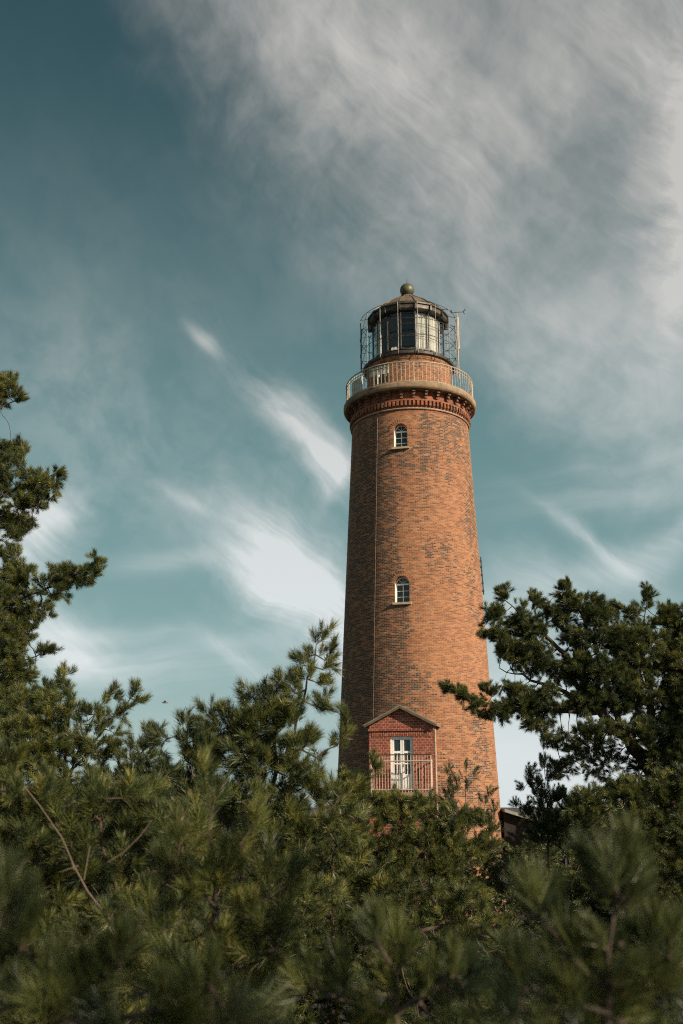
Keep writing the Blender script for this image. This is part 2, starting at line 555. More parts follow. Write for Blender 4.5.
# arched openings cut into the shaft, then windows
wins = []
for (zb, zt, wd) in ((21.57, 22.83, 0.66), (13.93, 15.20, 0.68)):
    a = FRONT
    o = cyl(1, a, 0); t = Vector((math.cos(R(a)), math.sin(R(a)), 0))
    up = Vector((0, 0, 1))
    rr = rad(zb)
    hw = wd / 2

    def outline(k=1.0, inset=0.0, zb=zb, zt=zt, hw=hw):
        h = hw - inset
        pts = [(-h, zb + inset), (h, zb + inset)]
        for i in range(0, 13):
            an = math.pi * i / 12
            pts.append((h * math.cos(an), zt - hw + h * math.sin(an)))
        return pts
    cut = MB()
    ol = outline()
    n = len(ol)
    vs = [o * (rr - 0.48) + t * u + up * q for (u, q) in ol] + [o * (rr + 0.5) + t * u + up * q for (u, q) in ol]
    fs = [tuple(range(n))[::-1], tuple(range(n, 2 * n))] + [(i, (i + 1) % n, n + (i + 1) % n, n + i) for i in range(n)]
    cut.add(vs, fs)
    co = cut.build('cutter', M['brick'], lh)
    bm = bmesh.new(); bm.from_mesh(co.data); bmesh.ops.recalc_face_normals(bm, faces=bm.faces); bm.to_mesh(co.data); bm.free()
    md = shaft.modifiers.new('cut', 'BOOLEAN'); md.operation = 'DIFFERENCE'; md.solver = 'EXACT'; md.object = co
    wins.append((zb, zt, hw, o, t, rr, outline, co))
bm = bmesh.new(); bm.from_mesh(shaft.data); bmesh.ops.recalc_face_normals(bm, faces=bm.faces); bm.to_mesh(shaft.data); bm.free()
dg = bpy.context.evaluated_depsgraph_get(); dg.update()
nm = bpy.data.meshes.new_from_object(shaft.evaluated_get(dg))
shaft.modifiers.clear()
shaft.data = nm
shaft.data.set_sharp_from_angle(angle=R(30))
up = Vector((0, 0, 1))
for (zb, zt, hw, o, t, rr, outline, co) in wins:
    bpy.data.objects.remove(co)
    d0 = rr - 0.36                        # plane of the window
    # frame: outer ring, mullion, glazing bars, spokes of the fanlight
    fr = MB()
    oa = outline(); ob = outline(inset=0.055)
    n = len(oa)
    vs = []
    for dd in (d0 - 0.03, d0 + 0.03):
        vs += [o * dd + t * u + up * q for (u, q) in oa] + [o * dd + t * u + up * q for (u, q) in ob]
    fs = []
    for i in range(n):
        j = (i + 1) % n
        fs += [(2 * n + i, 2 * n + j, 3 * n + j, 3 * n + i), (3 * n + i, 3 * n + j, n + j, n + i), (i, j, 2 * n + j, 2 * n + i)]
    fr.add(vs, fs)
    zs = zt - hw                          # springing of the arch

    def bx(u0, u1, q0, q1, dd=d0, th=0.026):
        fr.obox(o * dd + t * ((u0 + u1) / 2) + up * ((q0 + q1) / 2), t * ((u1 - u0) / 2), o * th, up * ((q1 - q0) / 2))
    iw = hw - 0.05
    bx(-iw, iw, zs - 0.045, zs + 0.025)
    bx(-0.016, 0.016, zb + 0.05, zs - 0.046)
    hh = zs - 0.045 - zb - 0.05
    for k in (1, 2):
        q = zb + 0.05 + hh * k / 3
        bx(-iw, iw, q - 0.012, q + 0.012, th=0.020)
    for an in (45, 90, 135):
        p0 = o * d0 + t * (0.05 * math.cos(R(an))) + up * (zs + 0.02 + 0.05 * math.sin(R(an)))
        p1 = o * d0 + t * ((hw - 0.05) * math.cos(R(an))) + up * (zs + (hw - 0.05) * math.sin(R(an)))
        fr.bar(p0, p1, 0.013, n=4)
    wo = fr.build('window', M['white'], lh)
    wo['label'] = 'white arched sash window under the gallery' if zb > 20 else 'white arched sash window half way up the tower'
    pn = MB()
    pn.add([o * (d0 - 0.012) + t * u + up * q for (u, q) in outline(inset=0.04)], [tuple(range(n))])
    pn.build('pane', M['pane'], wo)
    sl = MB()
    sl.obox(o * (rr - 0.08) + up * (zb - 0.045), t * (hw + 0.09), o * 0.20, up * 0.05)
    sl.build('sill', M['sill'], wo)
    for s_ in (-1, 1):
        rv = MB()
        rv.obox(o * (rr - 0.20) + t * (s_ * (hw - 0.008)) + up * ((zb + zs) / 2), t * 0.006, o * 0.125, up * ((zs - zb) / 2 - 0.004))
        rv.build('reveal', M['curtain'], wo)
    # arch of upright bricks, 12 mm proud
    ar = MB()
    for i in range(15):
        an = R(4 + i * 172 / 14)
        rm = hw + 0.125
        c = o * (rr - 0.022) + t * (rm * math.cos(an)) + up * (zs + rm * math.sin(an))
        rd = t * math.cos(an) + up * math.sin(an); tg = t * -math.sin(an) + up * math.cos(an)
        # follow the curve of the wall
        lat = rm * math.cos(an)
        c -= o * (rr - math.sqrt(rr * rr - lat * lat)) + o * (0.0425 * (zs + rm * math.sin(an) - zb))
        ar.obox(c, rd * 0.115, tg * 0.028, o * 0.03)
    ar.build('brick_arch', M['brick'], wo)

# mouldings and dentils below the gallery
m = MB()
m.lathe([(2.94, 23.55), (3.04, 23.55), (3.065, 23.585), (3.04, 23.62), (2.96, 23.64)], 128, closed_prof=True)
m.build('string_course', M['sill'], lh, auto=30)
m = MB()
m.lathe([(2.5, 23.42), (rad(23.42), 23.42), (2.975, 23.66), (2.975, 23.98), (3.06, 24.0), (3.06, 24.08), (2.96, 24.10), (2.96, 24.52), (2.5, 24.52)], 128)
m.build('cornice', M['cornice_brick'], lh, auto=25)
m = MB()
for i in range(96):
    a = i * 3.75
    o = cyl(1, a, 0); t = Vector((math.cos(R(a)), math.sin(R(a)), 0))
    m.obox(o * 3.045 + up * 23.86, t * 0.052, o * 0.06, up * 0.115)
m.build('dentil_band', M['cornice_brick'], lh)
for i in range(32):
    a = VIEW + 4 + i * 11.25
    m = MB()
    o = cyl(1, a, 0); t = Vector((math.cos(R(a)), math.sin(R(a)), 0))
    for (d1, z0, z1, hw_) in ((3.24, 24.40, 24.518, 0.07), (3.16, 24.26, 24.40, 0.065), (3.08, 24.12, 24.26, 0.06)):
        m.obox(o * ((d1 + 2.94) / 2) + up * ((z0 + z1) / 2), t * hw_, o * ((d1 - 2.94) / 2), up * ((z1 - z0) / 2 - 0.002))
    m.build('corbel', M['corbel'], lh)

# gallery slab
m = MB()
m.lathe([(2.0, 24.52), (3.34, 24.52), (3.40, 24.57), (3.42, 24.62), (3.42, 24.80), (3.39, 24.85), (2.0, 24.86)], 160)
m.build('gallery_slab', M['stone'], lh, auto=30)

# gallery railing: balusters with rails as sub-parts
m = MB()
for i in range(100):
    a = i * 3.6
    m.bar(cyl(3.28, a, 24.90), cyl(3.28, a, 25.93), 0.0135 if i % 10 else 0.024, n=5)
rl = m.build('gallery_railing', M['rail'], lh, smooth=True)


def ring(r, z, th, mat, name, parent, n=96, a0=0, a1=360, sec=6):
    q = MB()
    pr = [(r + th * math.cos(2 * math.pi * k / sec), z + th * math.sin(2 * math.pi * k / sec)) for k in range(sec)]
    q.lathe(pr, n, a0, a1, closed_prof=True)
    return q.build(name, mat, parent, smooth=True, auto=60)


ring(3.28, 25.95, 0.034, M['rail'], 'handrail', rl)
ring(3.28, 25.77, 0.019, M['rail'], 'middle_rail', rl)
ring(3.28, 24.93, 0.021, M['rail'], 'bottom_rail', rl)
for i in range(10):
    m = MB()
    a = i * 36.0
    m.bar(cyl(3.28, a, 24.84), cyl(3.28, a, 24.93), 0.03, n=6)
    m.build('rail_foot', M['rail'], rl)

# white boards hung inside the railing on the west side
for (a0, a1, z0, z1) in ((VIEW - 63, VIEW - 46, 24.96, 25.72), (VIEW - 37, VIEW - 18, 25.46, 26.02)):
    m = MB()
    m.lathe([(3.22, z0), (3.245, z0), (3.245, z1), (3.22, z1)], 10, a0, a1, closed_prof=True)
    m.build('white_board', M['board'], lh)

# watch room under the lantern
m = MB()
m.lathe([(0.1, 24.855), (2.26, 24.855), (2.26, 25.02), (2.21, 25.04), (2.19, 26.60), (2.24, 26.66), (2.27, 26.80), (0.1, 26.80)], 96)
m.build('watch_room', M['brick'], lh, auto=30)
m = MB()
a0 = VIEW - 40
m.lathe([(2.15, 24.9), (2.235, 24.9), (2.235, 26.45), (2.15, 26.45)], 6, a0 - 13, a0 + 13, closed_prof=True)
dr = m.build('gallery_door', M['door_dark'], lh, auto=30)
m = MB(); m.bar(cyl(2.26, a0 + 10, 25.8), cyl(2.26, a0 + 10, 25.95), 0.015); m.build('handle', M['rail'], dr)
for (aa, rr_, zz) in ((VIEW - 33, 2.95, 25.62),):
    m = MB()
    c = cyl(rr_, aa, zz); o = cyl(1, aa, 0)
    m.bar(cyl(rr_ - 0.1, aa, 24.86), c - o * 0.1, 0.025)
    sec = [(0.05, -0.16), (0.13, -0.10), (0.17, 0.04), (0.17, 0.07)]
    prev = None
    t = Vector((math.cos(R(aa)), math.sin(R(aa)), 0))
    for (q0, d0_), (q1, d1_) in zip(sec[:-1], sec[1:]):
        m.bar(c + o * d0_, c + o * d1_, q0, q1, 12)
    m.build('floodlight', M['board'], lh, smooth=True)

# lantern deck
m = MB()
m.lathe([(2.0, 26.80), (2.28, 26.80), (2.38, 26.86), (2.40, 26.98), (2.34, 27.02), (1.5, 27.04)], 96)
m.build('lantern_deck', M['iron'], lh, auto=30)
# lantern wall below the glass
m = MB()
A16 = [VIEW + 11.25 + 22.5 * k for k in range(16)]


def poly_lathe(mb, prof, closed=False):
    k = len(prof)
    vs = [cyl(r, a, z) for a in A16 for (r, z) in prof]
    fs = []
    for i in range(16):
        j = (i + 1) % 16
        for q in range(k if closed else k - 1):
            q2 = (q + 1) % k
            fs.append((i * k + q, j * k + q, j * k + q2, i * k + q2))
    mb.add(vs, fs)


poly_lathe(m, [(1.70, 27.02), (1.93, 27.02), (1.93, 27.26), (1.97, 27.28), (1.97, 27.35), (1.70, 27.36)])
m.build('lantern_plinth', M['iron'], lh)
# glazing: mullions and transoms frame, panes as sub-parts
m = MB()
GZ0, GZ1, GR = 27.36, 29.44, 1.89
for a in A16:
    m.bar(cyl(GR, a, GZ0), cyl(GR, a, GZ1), 0.032, n=6)
for k in range(16):
    a, b = A16[k], A16[(k + 1) % 16]
    for zz in (28.05, 28.75):
        m.bar(cyl(GR, a, zz), cyl(GR, b, zz), 0.014, n=5)
gf = m.build('glazing_frame', M['iron'], lh)
for k in range(16):
    a, b = A16[k], A16[(k + 1) % 16]
    m = MB()
    m.add([cyl(GR - 0.006, a, GZ0), cyl(GR - 0.006, b, GZ0), cyl(GR - 0.006, b, GZ1), cyl(GR - 0.006, a, GZ1)], [(0, 1, 2, 3)])
    m.build('pane', M['glass'], gf)
# inside: blackout screen on the landward side, white curtains, lens drum
m = MB()
m.lathe([(1.74, GZ0), (1.74, GZ1)], 30, VIEW + 105, VIEW + 255)
m.build('blackout_screen', M['dark'], lh)
m = MB()
poly_lathe(m, [(0.05, 27.03), (1.72, 27.03)])
m.build('lantern_floor', M['dark'], lh)
for (a0, a1) in ((12, 33), (34, 55), (58, 70), (-76, -54)):
    m = MB()
    nn = 40
    vs, fs = [], []
    for i in range(nn + 1):
        a = VIEW + a0 + (a1 - a0) * i / nn
        r_ = 1.74 + 0.025 * math.sin(i * 1.1) + 0.012 * math.sin(i * 2.7)
        vs += [cyl(r_, a, GZ0 + 0.03), cyl(r_, a, GZ1 - 0.04)]
    for i in range(nn): fs.append((2 * i, 2 * i + 2, 2 * i + 3, 2 * i + 1))
    m.add(vs, fs)
    m.build('curtain', M['curtain'], lh, smooth=True)
m = MB()
pr = []
for i in range(13):
    zz = 27.35 + i * 0.13
    pr += [(0.62 + 0.06 * (i % 2) - 0.012 * abs(i - 6), zz)]
m.lathe([(0.3, 27.03), (0.3, 27.35)] + pr + [(0.1, 29.0)], 32)
m.build('lens', M['pane'], lh, auto=20)

# lantern roof: fascia with brackets, faceted dome, ball
m = MB()
poly_lathe(m, [(1.84, 29.44), (2.02, 29.46), (2.10, 29.55), (2.10, 29.74), (2.17, 29.78), (2.17, 29.86), (2.05, 29.90)])
rf = m.build('lantern_roof', M['iron'], lh)
m = MB()
poly_lathe(m, [(2.10, 29.87), (1.55, 30.38), (1.05, 30.75), (0.62, 31.02), (0.36, 31.16), (0.30, 31.30), (0.02, 31.30)])
m.build('dome', M['copper'], rf)
for a in A16:
    m = MB()
    m.bar(cyl(2.11, a, 29.885), cyl(1.56, a, 30.395), 0.028, n=5)
    m.bar(cyl(1.56, a, 30.395), cyl(0.63, a, 31.035), 0.026, n=5)
    m.build('dome_rib', M['copper'], rf)
for k in range(16):
    m = MB()
    a = A16[k]
    o = cyl(1, a, 0); t = Vector((math.cos(R(a)), math.sin(R(a)), 0))
    m.obox(o * 2.06 + up * 29.60, t * 0.045, o * 0.11, up * 0.15)
    m.build('eave_bracket', M['iron'], rf)
m = MB()
m.lathe([(1.72, 29.43), (0.05, 29.9)], 48)
m.build('lantern_ceiling', M['dark'], rf)
m = MB()
zc, rb = 31.65, 0.385
m.lathe([(0.30, 31.26), (0.34, 31.30), (0.26, 31.34)] + [(max(0.004, rb * math.cos(R(q))), zc + rb * math.sin(R(q))) for q in range(-60, 91, 10)], 40)
fb = m.build('finial_ball', M['ball'], rf, auto=50)
m = MB(); m.bar((0, 0, zc + rb - 0.02), (0, 0, zc + rb + 0.34), 0.018, 0.008); m.build('spike', M['iron'], fb)

# maintenance cage round the lantern
m = MB()
CR = 2.54
for a in A16:
    m.bar(cyl(CR, a, 26.78), cyl(CR, a, 29.66), 0.016, n=5)
cg = m.build('maintenance_cage', M['cage'], lh, smooth=True)
for zz in (29.66, 28.72, 27.80):
    ring(CR, zz, 0.015, M['cage'], 'cage_ring', cg, n=64, sec=5)
for a in A16:
    m = MB()
    m.bar(cyl(CR, a, 29.66), cyl(2.16, a, 29.82), 0.016, n=5)
    m.build('cage_strut', M['cage'], cg)
    m = MB()
    m.bar(cyl(CR, a, 26.80), cyl(2.22, a, 26.55), 0.016, n=5)
    m.bar(cyl(CR, a, 26.92), cyl(2.38, a, 26.92), 0.018, n=5)
    m.build('cage_strut', M['cage'], cg)
for k in (3, 4, 11, 12):
    m = MB()
    a, b = A16[k], A16[(k + 1) % 16]
    for z0 in (26.9, 27.8, 28.72):
        m.bar(cyl(CR, a, z0), cyl(CR, b, z0 + 0.9), 0.012, n=5)
        m.bar(cyl(CR, a, z0 + 0.45), cyl(1.95, a, z0 + 0.45), 0.012, n=5)
    m.build('cage_brace', M['cage'], cg)

# weather mast at the right of the lantern
m = MB()
am = VIEW + 80
m.bar(cyl(2.62, am, 26.2), cyl(2.62, am, 29.95), 0.030, n=8)
m.bar(cyl(2.66, am + 2, 27.9), cyl(2.66, am + 2, 29.75), 0.045, n=8)
ms = m.build('weather_mast', M['rail'], lh, smooth=True)
m = MB()
p = cyl(2.62, am, 29.93)
m.bar(p + Vector((-0.30, 0, 0.05)), p + Vector((0.34, 0, 0.10)), 0.016)
m.bar(p + Vector((0.34, 0, 0.10)), p + Vector((0.46, 0, 0.26)), 0.03)
m.bar(p + Vector((0.34, 0, 0.10)), p + Vector((0.42, 0, -0.03)), 0.02)
m.bar(p + Vector((-0.28, 0, 0.03)), p + Vector((-0.28, 0, 0.2)), 0.035)
m.build('wind_sensor', M['iron'], ms)

# lamps on the lantern deck
for aa in (-20, -16):
    m = MB()
    c = cyl(2.28, VIEW + aa, 27.18); o = cyl(1, VIEW + aa, 0)
    m.bar(c - o * 0.08, c + o * 0.05, 0.05, 0.085, 10)
    m.build('deck_lamp', M['board'], lh, smooth=True)

# lightning conductor down the wall, and brackets on the right edge
m = MB()
aa = VIEW - 31.5
pts = [cyl(rad(z) + 0.03, aa, z) for z in [0.8 + 0.75 * i for i in range(31)]]
m.tube(pts, 0.011, 5)
lc = m.build('lightning_conductor', M['wire'], lh)
for z in range(2, 23, 2):
    m = MB()
    c = cyl(rad(z) + 0.012, aa, z); o = cyl(1, aa, 0); t = Vector((math.cos(R(aa)), math.sin(R(aa)), 0))
    m.obox(c, t * 0.035, o * 0.028, up * 0.014)
    m.build('clip', M['wire'], lc)
m = MB()
aa = VIEW + 88
for z in (15.1, 15.5, 15.9, 16.3, 16.6):
    c = cyl(rad(z) + 0.04, aa, z); o = cyl(1, aa, 0)
    m.obox(c, o * 0.06, (0.02, 0.05, 0), up * 0.05)
m.bar(cyl(rad(15.0) + 0.07, aa, 14.9), cyl(rad(16.8) + 0.07, aa, 16.8), 0.03)
m.build('cable_box', M['iron'], lh)

# ------------------------------------------------------------------ porch with balcony
o = cyl(1, FRONT, 0); t = Vector((math.cos(R(FRONT)), math.sin(R(FRONT)), 0))
PW, PD = 1.405, 4.32       # half width, distance of the front wall from the axis


def P(u, d, z): return o * d + t * u + up * z


DZ0, DZ1, DH = 5.64, 7.92, 0.50
m = MB()
zt_, zg = 8.40, 9.08
DU = 0.02
# front wall around the door opening, sides, gable
def slab(mb, poly, d0, d1):
    n = len(poly)
    vs = [P(u, d0, z) for (u, z) in poly] + [P(u, d1, z) for (u, z) in poly]
    fs = [tuple(range(n))[::-1], tuple(range(n, 2 * n))] + [(i, (i + 1) % n, n + (i + 1) % n, n + i) for i in range(n)]
    mb.add(vs, fs)


slab(m, [(-PW, -0.3), (PW, -0.3), (PW, DZ0), (-PW, DZ0)], PD - 0.3, PD)
slab(m, [(-PW, DZ0), (DU - DH, DZ0), (DU - DH, DZ1), (-PW, DZ1)], PD - 0.3, PD)
slab(m, [(DU + DH, DZ0), (PW, DZ0), (PW, DZ1), (DU + DH, DZ1)], PD - 0.3, PD)
slab(m, [(-PW, DZ1), (PW, DZ1), (PW, zt_), (0, zg + 0.06), (-PW, zt_)], PD - 0.3, PD)
for s in (-1, 1):
    m.obox(P(s * (PW - 0.15), (3.2 + PD - 0.3) / 2, (zt_ - 0.3) / 2), t * 0.15, o * ((PD - 0.3 - 3.2) / 2), up * ((zt_ + 0.3) / 2))
pw = m.build('porch', M['red_brick'], lh)
bm = bmesh.new(); bm.from_mesh(pw.data); bmesh.ops.recalc_face_normals(bm, faces=bm.faces); bm.to_mesh(pw.data); bm.free()
m = MB()
m.obox(P(0, PD + 0.03, 8.19), t * (PW + 0.02), o * 0.045, up * 0.045)
m.build('moulding', M['red_brick'], pw)
m = MB()
for i in range(32):
    u = -1.24 + i * 0.08
    m.obox(P(u, PD + 0.006, 8.03), t * 0.032, o * 0.016, up * 0.105)
m.build('soldier_course', M['red_brick'], pw)
m = MB()
for s in (-1, 1):
    a_ = Vector((0, 0, 0))
    p_top = P(0, 0, 9.20); p_e = P(s * (PW + 0.20), 0, 8.38)
    dirv = (p_e - p_top); ln = dirv.length; dirv.normalize()
    nrm = (o.cross(dirv)).normalized()
    if nrm.z < 0: nrm = -nrm
    c = (p_top + p_e) / 2 + o * ((3.1 + PD + 0.22) / 2) + nrm * (-0.02 if s > 0 else -0.0215)
    m.obox(c, dirv * (ln / 2), o * ((PD + 0.22 - 3.1) / 2), nrm * 0.045)
m.build('porch_roof', M['slate'], pw)
for s in (-1, 1):
    m = MB()
    p_top = P(0, PD + 0.225, 9.14); p_e = P(s * (PW + 0.17), PD + 0.225, 8.33)
    dv = (p_e - p_top); ln = dv.length; dv.normalize(); nrm = o.cross(dv).normalized()
    m.obox((p_top + p_e) / 2, dv * ln / 2, o * 0.018, nrm * 0.05)
    m.build('barge_board', M['door_dark'], pw)

# double door
m = MB()
fd = PD - 0.14
for s in (-1, 1):
    m.obox(P(DU + s * (DH - 0.035), fd, (DZ0 + DZ1) / 2), t * 0.035, o * 0.05, up * ((DZ1 - DZ0) / 2))
m.obox(P(DU, fd, DZ1 - 0.035), t * (DH - 0.07), o * 0.05, up * 0.035)
for s in (-1, 1):
    cu = DU + s * 0.215
    hw_ = 0.205
    m.obox(P(cu, fd, DZ0 + 0.37), t * hw_, o * 0.025, up * 0.33)                # lower panel
    m.obox(P(cu, fd + 0.012, DZ0 + 0.36), t * 0.13, o * 0.025, up * 0.22)
    for e in (-1, 1):
        m.obox(P(cu + e * (hw_ - 0.035), fd, (DZ0 + 0.70 + DZ1 - 0.07) / 2), t * 0.035, o * 0.025, up * ((DZ1 - 0.07 - DZ0 - 0.70) / 2))
    m.obox(P(cu, fd, DZ1 - 0.105), t * (hw_ - 0.07), o * 0.025, up * 0.035)
    for zz, hh in ((DZ1 - 0.66, 0.045), (DZ0 + 1.14, 0.03)):
        m.obox(P(cu, fd, zz), t * (hw_ - 0.07), o * 0.025, up * hh)
    m.obox(P(cu, fd, (DZ0 + 0.70 + DZ1 - 0.72) / 2 + 0.0), t * 0.012, o * 0.02, up * ((DZ1 - 0.72 - DZ0 - 0.70) / 2))
dd = m.build('double_door', M['white'], lh)
m = MB()
for s in (-1, 1):
    m.obox(P(DU + s * 0.215, fd - 0.01, (DZ0 + 0.68 + DZ1 - 0.1) / 2), t * 0.15, o * 0.004, up * ((DZ1 - 0.1 - DZ0 - 0.68) / 2))
m.build('pane', M['pane'], dd)
m = MB(); m.bar(P(DU + 0.05, fd + 0.03, DZ0 + 1.0), P(DU + 0.05, fd + 0.03, DZ0 + 1.12), 0.012); m.build('handle', M['iron'], dd)

# balcony
BD, BO, BW = PD + 0.50, 0.05, 1.31
m = MB()
m.obox(P(BO, (PD + BD + 0.05) / 2, 5.50), t * BW, o * ((BD + 0.05 - PD) / 2), up * 0.09)
m.build('balcony_floor', M['stone'], lh)
for s in (-1, 1):
    m = MB()
    m.obox(P(BO + s * (BW - 0.06), (PD + BD) / 2, 5.39), t * 0.035, o * ((BD - PD) / 2), up * 0.02)
    m.bar(P(BO + s * (BW - 0.06), BD - 0.04, 5.385), P(BO + s * (BW - 0.06), PD, 4.85), 0.035)
    m.build('balcony_bracket', M['balcony_paint'], lh)
m = MB()
RW = BW - 0.03
RT = 7.12
for i in range(22):
    u = BO - RW + i * (2 * RW / 21)
    m.bar(P(u, BD, 5.58), P(u, BD, RT - 0.02), 0.0095 if i not in (0, 21) else 0.026, n=6)
for s in (-1, 1):
    for k in range(1, 4):
        d_ = BD - k * 0.115
        m.bar(P(BO + s * RW, d_, 5.68), P(BO + s * RW, d_, RT - 0.2), 0.012, n=6)
br = m.build('balcony_railing', M['balcony_paint'], lh, smooth=True)
m = MB()
path = [P(BO - RW, PD + 0.02, RT), P(BO - RW, BD, RT), P(BO + RW, BD, RT), P(BO + RW, PD + 0.02, RT)]
m.tube(path, 0.024); m.build('handrail', M['cage'], br)
for dz in (0.26, 1.42):
    m = MB()
    m.tube([p - up * dz for p in path], 0.026); m.build('lower_rail', M['balcony_paint'], br)
# drain pipe at the right corner of the porch
m = MB(); m.bar(P(PW + 0.06, PD - 0.04, 0.2), P(PW + 0.06, PD - 0.04, 8.2), 0.045, n=8); m.build('drain_pipe', M['rail'], lh, smooth=True)

# ------------------------------------------------------------------ annex beside the tower
ax0, ax1, ay0, ay1 = 7.26, 14.0, 46.6, 54.0
ah = empty('annex', ((ax0 + ax1) / 2, ay0, 0), 'low brick annex with sloping roof beside the lighthouse foot', 'building')
off = Vector(((ax0 + ax1) / 2, ay0, 0))
tan_ = 0.30


def az_(x): return 4.78 - tan_ * (x - ax0)


m = MB()
wx0, wx1, wz0, wz1 = 9.1, 10.0, 2.0, 2.9
def wallp(poly, y0, y1):
    n = len(poly)
    vs = [Vector((x, y0, z)) - off for (x, z) in poly] + [Vector((x, y1, z)) - off for (x, z) in poly]
    fs = [tuple(range(n)), tuple(range(n, 2 * n))[::-1]] + [(i, n + i, n + (i + 1) % n, (i + 1) % n) for i in range(n)]
    m.add(vs, fs)
wallp([(ax0, 0), (ax1, 0), (ax1, wz0), (ax0, wz0)], ay0, ay0 + 0.3)
wallp([(ax0, wz0), (wx0, wz0), (wx0, wz1), (ax0, wz1)], ay0, ay0 + 0.3)
wallp([(wx1, wz0), (ax1, wz0), (ax1, az_(ax1)), (wx1, az_(wx1)), (wx1, wz1)], ay0, ay0 + 0.3)
wallp([(ax0, wz1), (wx1, wz1), (wx1, az_(wx1)), (ax0, az_(ax0))], ay0, ay0 + 0.3)
wallp([(ax0, 0), (ax1, 0), (ax1, az_(ax1)), (ax0, az_(ax0))], ay1 - 0.3, ay1)
wallp([(ax1 - 0.3, 0), (ax1, 0), (ax1, az_(ax1)), (ax1 - 0.3, az_(ax1 - 0.3))], ay0 + 0.3, ay1 - 0.3)
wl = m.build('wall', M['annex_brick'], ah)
bm = bmesh.new(); bm.from_mesh(wl.data); bmesh.ops.recalc_face_normals(bm, faces=bm.faces); bm.to_mesh(wl.data); bm.free()
m = MB()
x0, x1 = ax0, ax1 + 0.4
vs = [Vector(q) - off for q in ((x0, ay0 - 0.35, az_(x0) + 0.01), (x1, ay0 - 0.35, az_(x1) + 0.01), (x1, ay1 + 0.3, az_(x1) + 0.01), (x0, ay1 + 0.3, az_(x0) + 0.01))]
vs += [v + Vector((0, 0, 0.14)) for v in vs]
m.add(vs, [(3, 2, 1, 0), (4, 5, 6, 7), (0, 1, 5, 4), (1, 2, 6, 5), (2, 3, 7, 6), (3, 0, 4, 7)])
m.build('roof', M['slate'], ah)
m = MB()
m.obox(Vector(((wx0 + wx1) / 2, ay0 + 0.15, wz0 + 0.04)) - off, (0.45, 0, 0), (0, 0.05, 0), (0, 0, 0.04))
m.obox(Vector(((wx0 + wx1) / 2, ay0 + 0.15, wz1 - 0.04)) - off, (0.45, 0, 0), (0, 0.05, 0), (0, 0, 0.04))
for xx in (wx0 + 0.04, (wx0 + wx1) / 2, wx1 - 0.04):
    m.obox(Vector((xx, ay0 + 0.15, (wz0 + wz1) / 2)) - off, (0.04, 0, 0), (0, 0.05, 0), (0, 0, 0.37))
wf = m.build('window', M['white'], ah)
m = MB(); m.obox(Vector(((wx0 + wx1) / 2, ay0 + 0.15, (wz0 + wz1) / 2)) - off, (0.42, 0, 0), (0, 0.004, 0), (0, 0, 0.40)); m.build('pane', M['pane'], wf)

# ------------------------------------------------------------------ ground


def gz(x, y):
    r = math.hypot(x, y)
    f = max(0.0, min(1.0, (r - 1.5) / 24.0))
    f = f * f * (3 - 2 * f)
    h = 3.3 * (1 - f)
    return h + (0.18 * math.sin(x * 0.9 + 1) * math.cos(y * 0.7) + 0.1 * math.sin(x * 2.3 + y * 1.7)) * (1 if r < 40 else 0.4) * min(1, r / 3)


xs = sorted(set([-9000, -3000, -1000, -400, -200, -120, -80] + [i * 1.0 for i in range(-60, 61)] + [80, 120, 200, 400, 1000, 3000, 9000]))
ys = sorted(set([-9000, -3000, -600, -200, -100, -60] + [i * 1.0 for i in range(-40, 81)] + [100, 130, 200, 400, 1000, 3000, 12000]))
m = MB()
vs = [(x, y, gz(x, y)) for y in ys for x in xs]
nx_ = len(xs)
fs = [(j * nx_ + i, j * nx_ + i + 1, (j + 1) * nx_ + i + 1, (j + 1) * nx_ + i) for j in range(len(ys) - 1) for i in range(nx_ - 1)]
m.add(vs, fs)
mt, nt, bs, out = material('dune_heath')
tc = nt.new('ShaderNodeTexCoord').outputs['Object']
n1 = nt.noise(tc, 0.7, 8, 0.65); n2 = nt.noise(tc, 9.0, 6, 0.7)
c = nt.mix(nt.ramp(n1, 0.4, 0.62), (0.018, 0.020, 0.011), (0.035, 0.030, 0.017))
c = nt.mix(nt.ramp(n2, 0.55, 0.8), c, (0.055, 0.043, 0.027))
nt.l.new(c, bs.inputs['Base Color']); bs.inputs['Roughness'].default_value = 0.95
b = nt.new('ShaderNodeBump'); b.inputs['Strength'].default_value = 0.8; b.inputs['Distance'].default_value = 0.08
nt.l.new(n2, b.inputs['Height']); nt.l.new(b.outputs[0], bs.inputs['Normal'])
tag(m.build('ground', mt, smooth=True), 'dark heath ground of the dune under the pines', 'ground', kind='structure')

# ------------------------------------------------------------------ pines
mt, nt, bs, out = material('pine_needles')
tint = nt.new('ShaderNodeAttribute'); tint.attribute_name = 'tint'
geo = nt.new('ShaderNodeNewGeometry')
c = nt.mix(nt.ramp(tint.outputs['Fac'], 0.0, 0.55, smooth=False), (0.020, 0.036, 0.018), (0.112, 0.130, 0.034))
c = nt.mix(nt.ramp(tint.outputs['Fac'], 0.55, 0.9, smooth=False), c, (0.26, 0.24, 0.06))
c = nt.mix(nt.ramp(tint.outputs['Fac'], 0.93, 0.99), c, (0.20, 0.095, 0.035))
nt.l.new(c, bs.inputs['Base Color'])
bs.inputs['Roughness'].default_value = 0.42
bs.inputs['Specular IOR Level'].default_value = 0.5
tl = nt.new('ShaderNodeBsdfTranslucent'); nt.l.new(c, tl.inputs[0])
mx = nt.new('ShaderNodeMixShader'); mx.inputs[0].default_value = 0.30
nt.l.new(bs.outputs[0], mx.inputs[1]); nt.l.new(tl.outputs[0], mx.inputs[2]); nt.l.new(mx.outputs[0], out.inputs[0])
M['needles'] = mt

